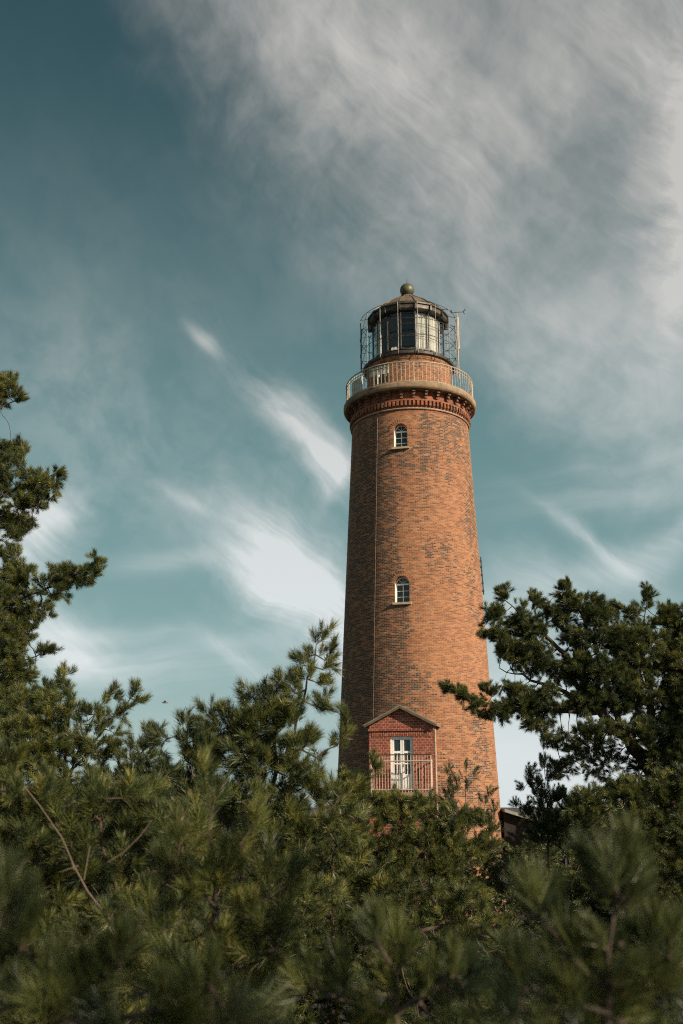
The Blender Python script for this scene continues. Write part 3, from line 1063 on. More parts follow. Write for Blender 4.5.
mt, nt, bs, out = material('pine_bark')
tc = nt.new('ShaderNodeTexCoord').outputs['Object']
n1 = nt.noise(tc, 14.0, 7, 0.7); n2 = nt.noise(tc, 2.0, 4, 0.6)
c = nt.mix(nt.ramp(n1, 0.35, 0.65), (0.030, 0.024, 0.019), (0.095, 0.066, 0.046))
c = nt.mix(nt.ramp(n2, 0.5, 0.7), c, (0.13, 0.065, 0.035))
nt.l.new(c, bs.inputs['Base Color']); bs.inputs['Roughness'].default_value = 0.9
b = nt.new('ShaderNodeBump'); b.inputs['Strength'].default_value = 0.7; b.inputs['Distance'].default_value = 0.01
nt.l.new(n1, b.inputs['Height']); nt.l.new(b.outputs[0], bs.inputs['Normal'])
M['bark'] = mt
M['dead_wood'] = plain('dead_wood', (0.13, 0.09, 0.062), 0.85, var=0.3, scale=12)


def shoot_template(n, L, nl, wd, spread0=58, spread1=20):
    """needles along a shoot of length L on +Z: one thin triangle per needle"""
    V = np.zeros((n, 3, 3))
    for i in range(n):
        s = (i + RNG.random()) / n
        s = s ** 0.8
        az = i * 2.39996 + RNG.normal(0, 0.3)
        sp = R(spread0 + (spread1 - spread0) * s + RNG.normal(0, 8))
        ln = nl * (0.8 + 0.35 * RNG.random()) * (1.0 - 0.25 * max(0, s - 0.8) / 0.2)
        rd = np.array([math.cos(az), math.sin(az), 0]); d = rd * math.sin(sp) + np.array([0, 0, 1]) * math.cos(sp)
        b = np.array([0, 0, s * L]) + rd * 0.003
        q = RNG.normal(size=3); side = np.cross(d, q); side /= np.linalg.norm(side)
        V[i, 0] = b - side * wd / 2; V[i, 1] = b + side * wd / 2
        V[i, 2] = b + d * ln + np.array([0, 0, 0.12 * ln])
    return V


def tri_mesh(name, V, tint, mat, parent):
    """V: (k,3,3) world triangles relative to the parent"""
    k = V.shape[0]
    me = bpy.data.meshes.new(name)
    me.vertices.add(3 * k)
    me.vertices.foreach_set('co', V.reshape(-1).astype(np.float32))
    me.loops.add(3 * k)
    me.loops.foreach_set('vertex_index', np.arange(3 * k, dtype=np.int32))
    me.polygons.add(k)
    me.polygons.foreach_set('loop_start', np.arange(0, 3 * k, 3, dtype=np.int32))
    me.update(calc_edges=True)
    at_ = me.attributes.new('tint', 'FLOAT', 'FACE')
    at_.data.foreach_set('value', tint.astype(np.float32))
    me.materials.append(mat)
    ob = bpy.data.objects.new(name, me)
    COL.objects.link(ob)
    ob.parent = parent
    return ob


def frames(D):
    """orthonormal frames with z along D (k,3)"""
    D = D / np.maximum(np.linalg.norm(D, axis=1, keepdims=True), 1e-9)
    h = np.where(np.abs(D[:, 2:3]) < 0.9, np.array([[0, 0, 1.0]]), np.array([[1.0, 0, 0]]))
    X = np.cross(h, D); X /= np.linalg.norm(X, axis=1, keepdims=True)
    Y = np.cross(D, X)
    return X, Y, D


def wood_mesh(name, A, B, ra, rb, mat, parent):
    """one tapering tube per edge"""
    k = len(A)
    n = 6
    X, Y, D = frames(B - A)
    an = np.arange(n) * 2 * np.pi / n
    ca, sa = np.cos(an), np.sin(an)
    ringA = A[:, None, :] + ra[:, None, None] * (X[:, None, :] * ca[None, :, None] + Y[:, None, :] * sa[None, :, None])
    B2 = B + D * (rb[:, None] * 0.35)
    ringB = B2[:, None, :] + rb[:, None, None] * (X[:, None, :] * ca[None, :, None] + Y[:, None, :] * sa[None, :, None])
    V = np.concatenate([ringA, ringB], axis=1).reshape(-1, 3)
    base_ = (np.arange(k) * 2 * n)[:, None, None]
    i = np.arange(n); j = (i + 1) % n
    q = np.stack([i, j, n + j, n + i], axis=1)[None]
    Fq = (base_ + q).reshape(-1)
    me = bpy.data.meshes.new(name)
    me.vertices.add(len(V)); me.vertices.foreach_set('co', V.reshape(-1).astype(np.float32))
    me.loops.add(len(Fq)); me.loops.foreach_set('vertex_index', Fq.astype(np.int32))
    np_ = len(Fq) // 4
    me.polygons.add(np_); me.polygons.foreach_set('loop_start', np.arange(0, 4 * np_, 4, dtype=np.int32))
    me.update(calc_edges=True)
    me.polygons.foreach_set('use_smooth', np.ones(np_, dtype=bool))
    me.materials.append(mat)
    ob = bpy.data.objects.new(name, me)
    COL.objects.link(ob)
    ob.parent = parent
    return ob


N_SHOOT = 0
N_TRI = 0
STATS = []


def pine(name, label, seeds, blobs, Y, tuft=0.10, layers=2.6, needles=70, wd=0.0026, step=0.07, lean=0.55, bare=(), trunk_r=None, group='pines around the dune',
         tintoff=0.0, shoot_len=0.055, needle_len=0.043, side=2, cat='pine tree', fill=1, candles=(), points=None, clump=46, thr=-0.75):
    """seeds: polylines of world points (first is the trunk, from the ground up); blobs: (px,py,rx,ry[,Y,rd,k]) clumps of
    the crown; branches grow from the seeds towards points of the clumps, shoots sit on the ends"""
    global N_SHOOT, N_TRI
    rng = np.random.default_rng(abs(hash(label)) % 1000 if False else sum(ord(ch) for ch in label))
    base_pt = Vector(seeds[0][0])
    nodes, par = [], []
    for si, pl in enumerate(seeds):
        pl = [np.array(p, float) for p in pl]
        last = -1
        if si > 0:
            arr = np.array(nodes)
            last = int(np.argmin(np.linalg.norm(arr - pl[0], axis=1)))
        first = True
        for a, b in zip(pl[:-1], pl[1:]):
            k = max(1, int(np.linalg.norm(b - a) / step))
            for q in range(k + 1):
                if q == 0 and not (first and si == 0) : continue
                p = a + (b - a) * q / k + (rng.normal(0, step * 0.10, 3) if 0 < q else 0)
                nodes.append(p); par.append(last); last = len(nodes) - 1
            first = False
    att = []
    ph = rng.random(4) * 6.283
    for bl in blobs:
        px, py, rx, ry = bl[:4]
        yy = bl[4] if len(bl) > 4 and bl[4] else Y
        kk = bl[6] if len(bl) > 6 else 1.0
        c = np.array(at(px, py, yy))
        sc = yy / F * 0.98
        rd = bl[5] if len(bl) > 5 and bl[5] else 0.8 * min(max(rx, ry), 1.6 * min(rx, ry)) * sc
        n = int(max(2, 1.22 * layers * kk * rx * ry * math.pi / ((tuft * F / yy) ** 2 * 0.785)))
        q = rng.normal(size=(n, 3)); q /= np.linalg.norm(q, axis=1, keepdims=True)
        q *= rng.random((n, 1)) ** 0.38
        pt = c + q * np.array([rx * sc, rd, ry * sc / 0.97])
        if min(rx, ry) > 13:
            # foliage gathers in sprays with dark gaps between them
            fq = 2 * math.pi / (clump * yy / F)
            fld = (np.sin(pt[:, 0] * fq + ph[0]) + np.sin(pt[:, 2] * fq * 1.25 + ph[1] + 1.3 * np.sin(pt[:, 0] * fq * 0.6 + ph[3])) + np.sin(pt[:, 1] * fq * 0.9 + ph[2]))
            kp = fld > thr + rng.normal(0, 0.35, n)
            if kp.sum() >= 2: pt = pt[kp]
        att.append(pt)
    if points is not None: att = [np.array(points)]
    att = np.concatenate(att)
    # space colonisation
    nd = np.array(nodes)
    n_seed = len(nd)
    best = np.full(len(att), 1e9); near = np.zeros(len(att), int)
    for i0 in range(0, len(nd), 400):
        d = np.linalg.norm(att[:, None] - nd[None, i0:i0 + 400], axis=2)
        j = d.argmin(1); v = d[np.arange(len(att)), j]
        u = v < best; best[u] = v[u]; near[u] = j[u] + i0
    alive = np.ones(len(att), bool)
    kill = step * 0.95
    for it in range(160):
        alive &= best > kill
        ia = np.nonzero(alive)[0]
        if len(ia) == 0: break
        dirs = {}
        acc = np.zeros((len(nodes), 3)); cnt = np.zeros(len(nodes))
        v = att[ia] - nd[near[ia]]
        v /= np.linalg.norm(v, axis=1, keepdims=True)
        np.add.at(acc, near[ia], v); np.add.at(cnt, near[ia], 1)
        src = np.nonzero(cnt)[0]
        d = acc[src]; ln = np.linalg.norm(d, axis=1, keepdims=True)
        ok = ln[:, 0] > 1e-3
        src = src[ok]; d = d[ok] / ln[ok]
        d += rng.normal(0, 0.22, d.shape)
        d /= np.linalg.norm(d, axis=1, keepdims=True)
        newp = nd[src] + d * step
        i0 = len(nodes)
        nodes.extend(newp); par.extend(int(s_) for s_ in src)
        nd = np.array(nodes)
        dn = np.linalg.norm(att[ia][:, None] - newp[None], axis=2)
        j = dn.argmin(1); v = dn[np.arange(len(ia)), j]
        u = v < best[ia]
        best[ia[u]] = v[u]; near[ia[u]] = j[u] + i0
        if len(nodes) > 14000: break
    par = np.array(par)
    N = len(nd)
    # height above the tips (in steps) and radius by the pipe model
    hgt = np.zeros(N, int); area = np.zeros(N); nchild = np.zeros(N, int)
    tipr = 0.0022
    for i in range(N - 1, -1, -1):
        if area[i] == 0: area[i] = tipr ** 2.5
        p = par[i]
        if p >= 0:
            area[p] += area[i]; nchild[p] += 1
            hgt[p] = max(hgt[p], hgt[i] + 1)
    rad_ = area ** (1 / 2.5)
    if trunk_r: rad_ = np.minimum(rad_ * 1.0, 10); rad_ *= 1.0; sc_ = trunk_r / rad_[0]; rad_ = np.where(rad_ > 0.006, 0.006 + (rad_ - 0.006) * (trunk_r - 0.006) / max(1e-4, rad_[0] - 0.006), rad_)
    root = empty(name, base_pt, label, cat, group)
    bp = np.array(base_pt)
    e = np.nonzero(par >= 0)[0]
    wA, wB = nd[par[e]] - bp, nd[e] - bp
    wa = rad_[par[e]].clip(max=1) * np.where(rad_[par[e]] > rad_[e] * 2.2, 0.5, 1.0); wb = rad_[e]
    cand = []
    for (cx, cy, ln, tilt) in candles:
        b0 = np.array(at(cx, cy, Y + rng.normal(0, 0.04)))
        g = np.array([math.sin(R(tilt)), rng.normal(0, 0.15), math.cos(R(tilt))]); g /= np.linalg.norm(g)
        cand.append((b0, g, ln * Y / F))
        k_ = int(np.argmin(np.linalg.norm(nd - b0, axis=1)))
        wA = np.vstack([wA, nd[k_] - bp, b0 - bp]); wB = np.vstack([wB, b0 - bp, b0 - bp + g * ln * Y / F * 0.6])
        wa = np.append(wa, (0.0035, 0.003)); wb = np.append(wb, (0.003, 0.0018))
    wood_mesh('trunk', wA, wB, wa, wb, M['bark'], root)
    # shoots
    D = np.zeros((N, 3)); D[e] = nd[e] - nd[par[e]]
    D /= np.maximum(np.linalg.norm(D, axis=1, keepdims=True), 1e-9)
    pos, dr, sz = [], [], []
    for i in np.nonzero((nchild == 0) & (np.arange(N) >= 0))[0]:
        out_ = D[i].copy()
        g = out_ * (1 - lean) + np.array([0, 0, lean]) + rng.normal(0, 0.16, 3)
        g /= np.linalg.norm(g)
        pos.append(nd[i]); dr.append(g); sz.append(0.85 + 0.4 * rng.random())
        for q in range(side):
            s_ = rng.normal(size=3); s_ -= g * s_.dot(g); s_ /= np.linalg.norm(s_)
            h = g * 0.75 + s_ * 0.75 + np.array([0, 0, 0.2])
            pos.append(nd[i] - D[i] * step * 0.5 * rng.random()); dr.append(h / np.linalg.norm(h)); sz.append(0.6 + 0.35 * rng.random())
    for i in np.nonzero((nchild > 0) & (hgt <= 2) & (np.arange(N) >= n_seed))[0]:
        s_ = rng.normal(size=3); g = D[i] + s_ * 0.30 + np.array([0, 0, lean * 0.4])
        g /= np.linalg.norm(g)
        pos.append(nd[i]); dr.append(g); sz.append(0.65 + 0.35 * rng.random())
    cen = nd[n_seed:].mean(0) if N > n_seed else nd.mean(0)
    okk = np.nonzero(best < step * 2.2)[0]
    for i in okk:
        v = att[i] - nd[near[i]]
        g = v / (np.linalg.norm(v) + 1e-6) * 0.5 + D[near[i]] * (0.7 - 0.3 * lean) + np.array([0, 0, lean]) + rng.normal(0, 0.22, 3)
        g /= np.linalg.norm(g)
        for q in range(fill):
            h = g + (rng.normal(0, 0.45, 3) if q else 0)
            pos.append(nd[near[i]] + v * 0.6 if q == 0 else att[i] + rng.normal(0, tuft * 0.35, 3)); dr.append(h / np.linalg.norm(h)); sz.append(0.7 + 0.4 * rng.random())
    pos = np.array(pos); dr = np.array(dr); sz = np.array(sz)
    K = len(pos)
    X, Yv, Z = frames(dr)
    tone = rng.normal(0.40 + tintoff, 0.19, K) + 0.12 * np.sin(pos[:, 0] * 3.1 + 1) * np.sin(pos[:, 2] * 2.7)
    tri, tn = [], []
    NTM = 6
    tmpl = [shoot_template(needles, shoot_len, needle_len, wd) for _ in range(NTM)]
    pick = rng.integers(0, NTM, K)
    for k in range(NTM):
        s_ = np.nonzero(pick == k)[0]
        if len(s_) == 0: continue
        Tm = tmpl[k].reshape(-1, 3)
        W = (X[s_][:, None, :] * Tm[None, :, 0:1] + Yv[s_][:, None, :] * Tm[None, :, 1:2] + Z[s_][:, None, :] * Tm[None, :, 2:3]) * sz[s_][:, None, None]
        W += (pos[s_] - bp)[:, None, :]
        tri.append(W.reshape(-1, 3, 3))
        tt = np.repeat(tone[s_], needles) + rng.normal(0, 0.11, len(s_) * needles)
        tt = np.clip(tt, 0, 0.92)
        dead = rng.random(len(tt)) < 0.012
        tt[dead] = 1.0
        tn.append(tt)
    for (b0, g, lm) in cand:
        # a stout upright candle: old needles spreading at its foot, the young ones pointing up
        Tm = shoot_template(170, lm * 0.62, lm * 0.50, wd * 1.15, 46, 12)
        x_, y_, z_ = frames(g[None])
        Tm = Tm.reshape(-1, 3)
        W = Tm[:, 0:1] * x_ + Tm[:, 1:2] * y_ + Tm[:, 2:3] * z_ + (b0 - bp)
        tri.append(W.reshape(-1, 3, 3)); tn.append(np.clip(rng.normal(0.45 + tintoff, 0.12, 170), 0, 0.92))
    tri = np.concatenate(tri); tn = np.concatenate(tn)
    tri_mesh('crown', tri, tn, M['needles'], root)
    if len(bare):
        for pl, r0, r1 in bare:
            mb = MB()
            k = len(pl) - 1
            for q in range(k):
                mb.bar(Vector(pl[q]) - base_pt, Vector(pl[q + 1]) - base_pt, r0 + (r1 - r0) * q / k, r0 + (r1 - r0) * (q + 1) / k, 6)
            mb.build('bare_branch', M['dead_wood'], root, smooth=True)
    N_SHOOT += K; N_TRI += len(tri)
    STATS.append((label[:40], len(att), N, K, len(tri)))
    return root


def gp(px, Y, dz=-0.05):
    """ground point below pixel column px at distance Y"""
    p = at(px, 700, Y)
    return Vector((p.x, Y, gz(p.x, Y) + dz))


def pl(Y, *pts):
    return [at(a, b, Y if len(q) == 0 else q[0]) for a, b, *q in pts]

# tall pine at the left edge, trunk just outside the frame
Yl = 7.4
pine('pine_tree', 'tall pine at the left edge with layered branches reaching over the sky',
     [[gp(-70, Yl), at(-66, 800, Yl), at(-50, 620, Yl), at(-40, 480, Yl), at(-28, 372, Yl)],
      pl(Yl, (-34, 430), (-8, 412), (20, 398)), pl(Yl, (-44, 530), (-5, 500), (35, 482), (58, 474)),
      pl(Yl, (-52, 640), (0, 606), (40, 592), (85, 572)), pl(Yl, (-60, 720), (-15, 680), (25, 660), (45, 652)),
      pl(Yl, (-64, 780), (0, 740), (50, 722))],
     [(6, 395, 17, 17), (-22, 385, 22, 22), (12, 381, 6, 7), (20, 400, 8, 5), (-28, 430, 20, 16),
      (0, 474, 32, 28), (40, 486, 22, 13), (58, 478, 8, 9), (-10, 510, 36, 26), (18, 524, 18, 8), (-25, 545, 28, 26), (8, 556, 14, 14), (5, 530, 20, 20), (14, 574, 16, 12), (30, 500, 20, 12), (10, 452, 20, 12), (6, 650, 30, 22),
      (75, 576, 24, 11), (96, 566, 8, 10), (50, 586, 22, 16), (20, 582, 22, 18), (-10, 600, 35, 28), (25, 612, 30, 12), (0, 635, 34, 26), (22, 628, 12, 8), (44, 653, 12, 7),
      (20, 668, 22, 18), (-15, 680, 40, 36), (30, 700, 30, 20), (10, 735, 50, 30), (-30, 760, 50, 50)],
     Yl, thr=-1.0, tuft=0.088, layers=1.15*8.40, needles=84, wd=0.0026, lean=0.42, step=0.06)
# lower pine left, its tips rising beside the tall one
Yk = 6.0
pine('pine_tree', 'lower pine at the left with thin tips slanting up right towards the flying bird',
     [[gp(60, Yk), at(50, 900, Yk), at(62, 790, Yk), at(72, 700, Yk)],
      pl(Yk, (60, 790), (95, 740), (122, 708), (138, 690)), pl(Yk, (62, 800), (30, 740), (20, 700)), pl(Yk, (58, 830), (110, 790), (150, 742)),
      pl(Yk, (60, 800), (80, 745), (100, 705), (112, 695))],
     [(62, 690, 10, 20), (58, 715, 26, 18), (30, 720, 30, 30), (135, 696, 7, 10), (122, 712, 9, 10), (108, 698, 9, 9), (96, 722, 16, 16), (85, 745, 24, 18), (50, 760, 55, 30),
      (20, 780, 50, 40), (118, 745, 16, 14), (150, 738, 12, 10), (132, 760, 20, 16), (95, 800, 50, 30), (40, 840, 70, 50), (110, 850, 60, 50), (10, 920, 70, 60)],
     Yk, tuft=0.095, layers=6.90, needles=84, wd=0.0024, step=0.06)
# pine with the dark slanting stem, right in front of the sky beside the tower
Ym = 4.4
pine('pine_tree', 'spiky young pine with a dark slanting stem, its tip rising close left of the tower',
     [[gp(235, Ym), at(238, 900, Ym), at(262, 808, Ym), at(285, 762, Ym), at(303, 702, Ym), at(318, 645, Ym)],
      pl(Ym, (268, 800), (240, 750), (228, 710)), pl(Ym, (250, 850), (200, 790), (185, 730)), pl(Ym, (290, 745), (315, 757), (338, 745), (345, 728)),
      pl(Ym, (280, 775), (268, 720), (265, 700)), pl(Ym, (250, 840), (320, 815), (350, 790))],
     [(319, 644, 7, 12), (326, 660, 8, 14), (304, 658, 10, 11), (313, 682, 16, 12), (288, 686, 17, 14), (266, 700, 12, 13), (296, 712, 12, 16), (324, 708, 10, 8),
      (250, 702, 11, 14), (250, 728, 24, 18), (225, 720, 16, 16), (206, 712, 7, 12), (215, 742, 24, 16), (188, 734, 10, 16), (275, 738, 16, 16), (303, 742, 10, 14),
      (343, 722, 5, 9), (346, 738, 7, 9), (332, 752, 8, 8), (290, 775, 30, 18), (240, 768, 44, 24), (190, 770, 36, 24), (316, 785, 18, 12), (332, 795, 16, 9),
      (165, 745, 14, 12), (225, 738, 30, 18), (262, 728, 26, 20), (285, 715, 14, 16), (295, 755, 28, 18), (195, 752, 26, 18), (245, 758, 40, 20), (160, 790, 40, 30), (270, 820, 60, 34), (205, 830, 60, 40), (330, 830, 34, 26), (150, 860, 60, 50), (260, 890, 80, 50)],
     Ym, tuft=0.098, layers=6.90, needles=80, wd=0.0024, step=0.05, lean=0.5)
# broad shrubby pine lit in front
Yb = 3.3
pine('pine_tree', 'broad bushy pine low in front at the left, with a bare pale branch crossing it',
     [[gp(120, Yb), at(115, 960, Yb), at(120, 850, Yb)], pl(Yb, (115, 940), (60, 880), (20, 800)), pl(Yb, (118, 900), (180, 850), (215, 800)), pl(Yb, (116, 950), (40, 950), (-20, 900)),
      pl(Yb, (118, 910), (100, 840), (95, 800))],
     [(20, 770, 18, 24), (-5, 800, 40, 40), (50, 810, 40, 30), (100, 808, 32, 26), (140, 815, 40, 30), (180, 850, 40, 36), (60, 860, 60, 40), (120, 870, 60, 40), (0, 880, 60, 50),
      (60, 930, 80, 50), (160, 930, 70, 50), (100, 1000, 100, 50), (-10, 980, 70, 60)],
     Yb, tuft=0.10, layers=6.00, needles=90, wd=0.0022, step=0.055, lean=0.5, tintoff=0.05,
     bare=[(pl(2.85, (24, 786), (40, 806), (62, 838), (74, 866), (88, 892), (104, 912), (118, 940)), 0.0013, 0.0027), (pl(2.85, (66, 846), (72, 862), (74, 870)), 0.0012, 0.002),
           (pl(2.85, (60, 872), (78, 866)), 0.0012, 0.002), (pl(2.9, (108, 862), (124, 852), (140, 836), (152, 820)), 0.0016, 0.0009), (pl(2.9, (84, 880), (87, 862), (90, 846)), 0.0018, 0.0012)])
# tall light shoot standing alone
Ys = 2.5
pine('young_pine', 'young pine with one pale upright leading shoot, below the gap between the bushes',
     [[gp(215, Ys), at(216, 960, Ys), at(213, 850, Ys), at(206, 772, Ys)], pl(Ys, (214, 880), (245, 840), (255, 820)), pl(Ys, (214, 900), (180, 870), (165, 850)), pl(Ys, (215, 930), (270, 900), (290, 880))],
     [(205, 768, 7, 14), (212, 806, 10, 12), (252, 824, 18, 20), (236, 860, 22, 18), (172, 860, 22, 22), (205, 900, 40, 24), (285, 885, 26, 22), (150, 920, 30, 24), (250, 940, 50, 30), (200, 990, 80, 40)],
     Ys, tuft=0.115, layers=10.20, needles=100, wd=0.0019, step=0.05, lean=0.75, tintoff=0.1, side=2)
# centre pine in front of the tower foot
Yc = 7.6
pine('pine_tree', 'dense pine in front of the tower foot, reaching up to the porch balcony',
     [[gp(400, Yc), at(402, 930, Yc), at(398, 820, Yc)], pl(Yc, (400, 900), (360, 830), (352, 780)), pl(Yc, (400, 880), (440, 830), (458, 800)), pl(Yc, (402, 900), (470, 860), (490, 830)), pl(Yc, (400, 930), (340, 880), (310, 850))],
     [(374, 770, 7, 12), (352, 784, 20, 12), (340, 800, 26, 14), (385, 806, 26, 14), (420, 812, 26, 13), (400, 830, 40, 20), (352, 830, 40, 24), (440, 832, 26, 18), (462, 822, 22, 16), (478, 838, 16, 16),
      (420, 868, 50, 30), (360, 876, 56, 36), (464, 868, 22, 24), (310, 850, 30, 30), (440, 920, 44, 40), (360, 940, 70, 44), (478, 905, 12, 20), (470, 950, 24, 30)],
     Yc, tuft=0.095, layers=7.80, needles=84, wd=0.0026, step=0.065, lean=0.5, tintoff=0.06)
Yt = 9.5
pine('young_pine', 'slender pine with bare candle tips seen against the sunlit brick right of the porch',
     [[gp(462, Yt), at(462, 900, Yt), at(464, 830, Yt), at(466, 790, Yt), at(466, 768, Yt)], pl(Yt, (464, 830), (452, 805), (448, 775)), pl(Yt, (464, 835), (484, 812), (489, 796)), pl(Yt, (464, 850), (490, 830), (494, 812))],
     [(467, 772, 1.5, 5), (474, 778, 2, 4), (459, 782, 2, 4), (467, 790, 4, 3), (448, 778, 2, 6), (451, 794, 4, 7), (458, 790, 2, 4), (450, 808, 8, 8), (489, 797, 2, 4), (484, 804, 4, 4), (494, 815, 2, 6),
      (470, 822, 16, 8), (490, 828, 10, 8), (455, 830, 18, 12), (486, 850, 14, 14), (470, 870, 24, 24), (496, 880, 10, 14)],
     Yt, tuft=0.085, layers=6.60, needles=56, wd=0.0036, step=0.06, lean=0.75, shoot_len=0.09, needle_len=0.036, side=0, tintoff=-0.12)
# right: the big spreading pine
Yr = 9.6
pine('pine_tree', 'big spreading pine at the right, a dark branch of it reaching left across the tower',
     [[gp(705, Yr), at(700, 900, Yr), at(682, 820, Yr), at(652, 770, Yr), at(622, 733, Yr), at(598, 712, Yr), at(570, 695, Yr)],
      pl(Yr, (598, 712), (560, 712), (520, 708), (480, 702), (448, 687)), pl(Yr, (610, 722), (570, 660), (540, 630), (505, 600)), pl(Yr, (622, 733), (600, 660), (580, 610), (566, 588)),
      pl(Yr, (652, 770), (650, 690), (640, 640), (648, 600)), pl(Yr, (682, 820), (690, 740), (700, 660), (690, 620)), pl(Yr, (575, 695), (530, 680), (500, 668))],
     [(504, 594, 8, 9), (496, 614, 12, 10), (516, 616, 14, 14), (500, 634, 14, 12), (536, 602, 7, 9), (532, 632, 18, 18), (548, 612, 9, 8), (508, 652, 16, 12), (534, 660, 26, 18), (482, 632, 5, 3),
      (566, 590, 7, 11), (574, 606, 16, 13), (560, 620, 12, 10), (592, 602, 12, 8), (598, 618, 18, 12), (616, 610, 9, 9), (580, 640, 20, 14), (612, 640, 26, 18), (568, 668, 26, 18), (600, 674, 34, 24),
      (648, 598, 6, 12), (642, 618, 16, 14), (664, 616, 12, 12), (680, 622, 16, 16), (640, 650, 34, 24), (676, 660, 30, 30), (640, 690, 34, 20), (690, 700, 36, 30), (710, 650, 30, 50), (690, 745, 34, 26), (660, 765, 20, 14), (700, 790, 40, 30),
      (452, 690, 10, 5), (464, 696, 9, 7), (444, 684, 3, 4), (478, 706, 10, 8), (488, 692, 9, 7), (500, 712, 18, 9), (524, 706, 20, 13), (514, 690, 14, 9), (552, 700, 26, 16), (538, 722, 16, 8), (586, 702, 24, 16), (560, 740, 20, 9, 9.6, None, 0.6),
      (620, 700, 30, 18), (660, 722, 30, 10, 9.6, None, 0.7), (586, 755, 28, 22, 9.6, None, 0.34), (622, 766, 30, 20, 9.6, None, 0.30), (670, 750, 26, 24, 9.3, None, 0.8), (560, 765, 14, 12, 9.6, None, 0.3), (640, 735, 24, 12, 9.3, None, 0.8), (600, 732, 30, 10, 9.3, None, 0.7)],
     Yr, thr=-1.5, tuft=0.092, layers=1.25*9.00, needles=84, wd=0.0028, step=0.075, needle_len=0.05, lean=0.42, trunk_r=0.095, tintoff=-0.06)
Yy = 10.5
pine('young_pine', 'slim young pine with upright tips in the gap right of the tower',
     [[gp(552, Yy), at(550, 900, Yy), at(547, 820, Yy), at(543, 742, Yy)], pl(Yy, (548, 835), (530, 815), (516, 806)), pl(Yy, (547, 810), (534, 790), (526, 772)), pl(Yy, (549, 840), (572, 815), (580, 800))],
     [(543, 746, 2.5, 8), (543, 764, 5, 7), (530, 774, 4, 8), (536, 786, 8, 7), (552, 776, 7, 8), (545, 800, 10, 12), (522, 788, 3, 4), (518, 807, 3, 5), (528, 814, 8, 7), (560, 796, 10, 9), (550, 822, 18, 10), (574, 810, 12, 10), (566, 838, 20, 12), (540, 838, 12, 9), (578, 830, 14, 12)],
     Yy, tuft=0.085, layers=7.20, needles=54, wd=0.0040, step=0.065, lean=0.7, shoot_len=0.08, needle_len=0.038, side=1, tintoff=-0.15)
Yq = 8.6
pine('pine_tree', 'dark bushy pine at the lower right beneath the big spreading pine',
     [[gp(640, Yq), at(640, 960, Yq), at(636, 860, Yq), at(630, 810, Yq)], pl(Yq, (638, 880), (590, 830), (575, 800)), pl(Yq, (638, 870), (680, 820), (690, 790))],
     [(598, 800, 24, 14), (630, 795, 26, 14), (665, 792, 26, 16), (690, 790, 20, 24), (580, 812, 14, 14), (610, 826, 34, 18), (655, 826, 40, 22), (600, 850, 26, 14), (640, 866, 44, 24), (690, 860, 30, 40), (600, 900, 44, 36), (660, 930, 60, 44), (600, 970, 60, 40)],
     Yq, thr=-1.6, tuft=0.092, layers=7.80, needles=80, wd=0.0028, step=0.07, needle_len=0.05, lean=0.45, tintoff=-0.06)
# blurred pines close to the viewpoint
Yf = 1.25
pine('young_pine', 'young pine very close at the lower right, thick blurred candles around one reddish stem',
     [[gp(600, Yf), at(604, 1040, Yf), at(610, 960, Yf), at(616, 896, Yf)], pl(Yf, (610, 965), (640, 970), (655, 965)), pl(Yf, (608, 1000), (570, 950), (540, 922)),
      pl(Yf, (608, 1010), (550, 1000), (520, 985)), pl(Yf, (610, 975), (590, 960), (578, 958))],
     [(600, 985, 14, 10), (560, 990, 12, 10), (655, 990, 10, 8), (525, 985, 8, 8), (640, 1015, 24, 14), (570, 1025, 24, 14), (610, 1035, 40, 16), (530, 1040, 30, 14), (670, 1030, 26, 20)],
     Yf, tuft=0.08, layers=4.5, needles=110, wd=0.0014, step=0.022, lean=0.75, shoot_len=0.035, needle_len=0.042, side=1, tintoff=-0.1,
     candles=[(616, 892, 66, -3), (630, 886, 66, 5), (624, 890, 72, 2), (594, 886, 56, -16), (602, 892, 48, -8), (640, 895, 46, 14), (612, 905, 44, -40), (624, 908, 44, 42),
              (542, 920, 66, -3), (530, 916, 54, -14), (552, 922, 50, 12), (655, 962, 64, 2), (668, 958, 50, 14), (642, 962, 48, -12), (578, 958, 52, -8), (590, 966, 44, 10),
              (520, 985, 50, -10), (606, 950, 40, -38), (618, 945, 40, 40), (606, 990, 46, -45), (612, 985, 46, 46), (560, 985, 50, -4)])
Yg = 1.6
pine('young_pine', 'young pine close at the bottom centre, soft out of focus tufts',
     [[gp(400, Yg), at(400, 1040, Yg), at(396, 970, Yg)], pl(Yg, (398, 1000), (385, 960), (378, 945)), pl(Yg, (398, 1010), (440, 990), (455, 975)), pl(Yg, (398, 1020), (340, 1000), (310, 985))],
     [(400, 990, 26, 14), (450, 1000, 20, 12), (350, 1000, 24, 14), (300, 1010, 20, 12), (380, 1025, 44, 18), (470, 1025, 40, 18), (300, 1035, 40, 18)],
     Yg, tuft=0.09, layers=5, needles=110, wd=0.0015, step=0.03, lean=0.65, shoot_len=0.045, needle_len=0.045, side=1, tintoff=-0.1,
     candles=[(378, 945, 44, -4), (390, 950, 42, 8), (366, 950, 38, -16), (402, 968, 40, 12), (452, 978, 42, 2), (466, 982, 38, 12), (438, 984, 38, -12), (312, 988, 40, -4), (326, 996, 36, 8), (345, 990, 38, 0), (420, 1000, 40, 6)])
Yh = 1.35
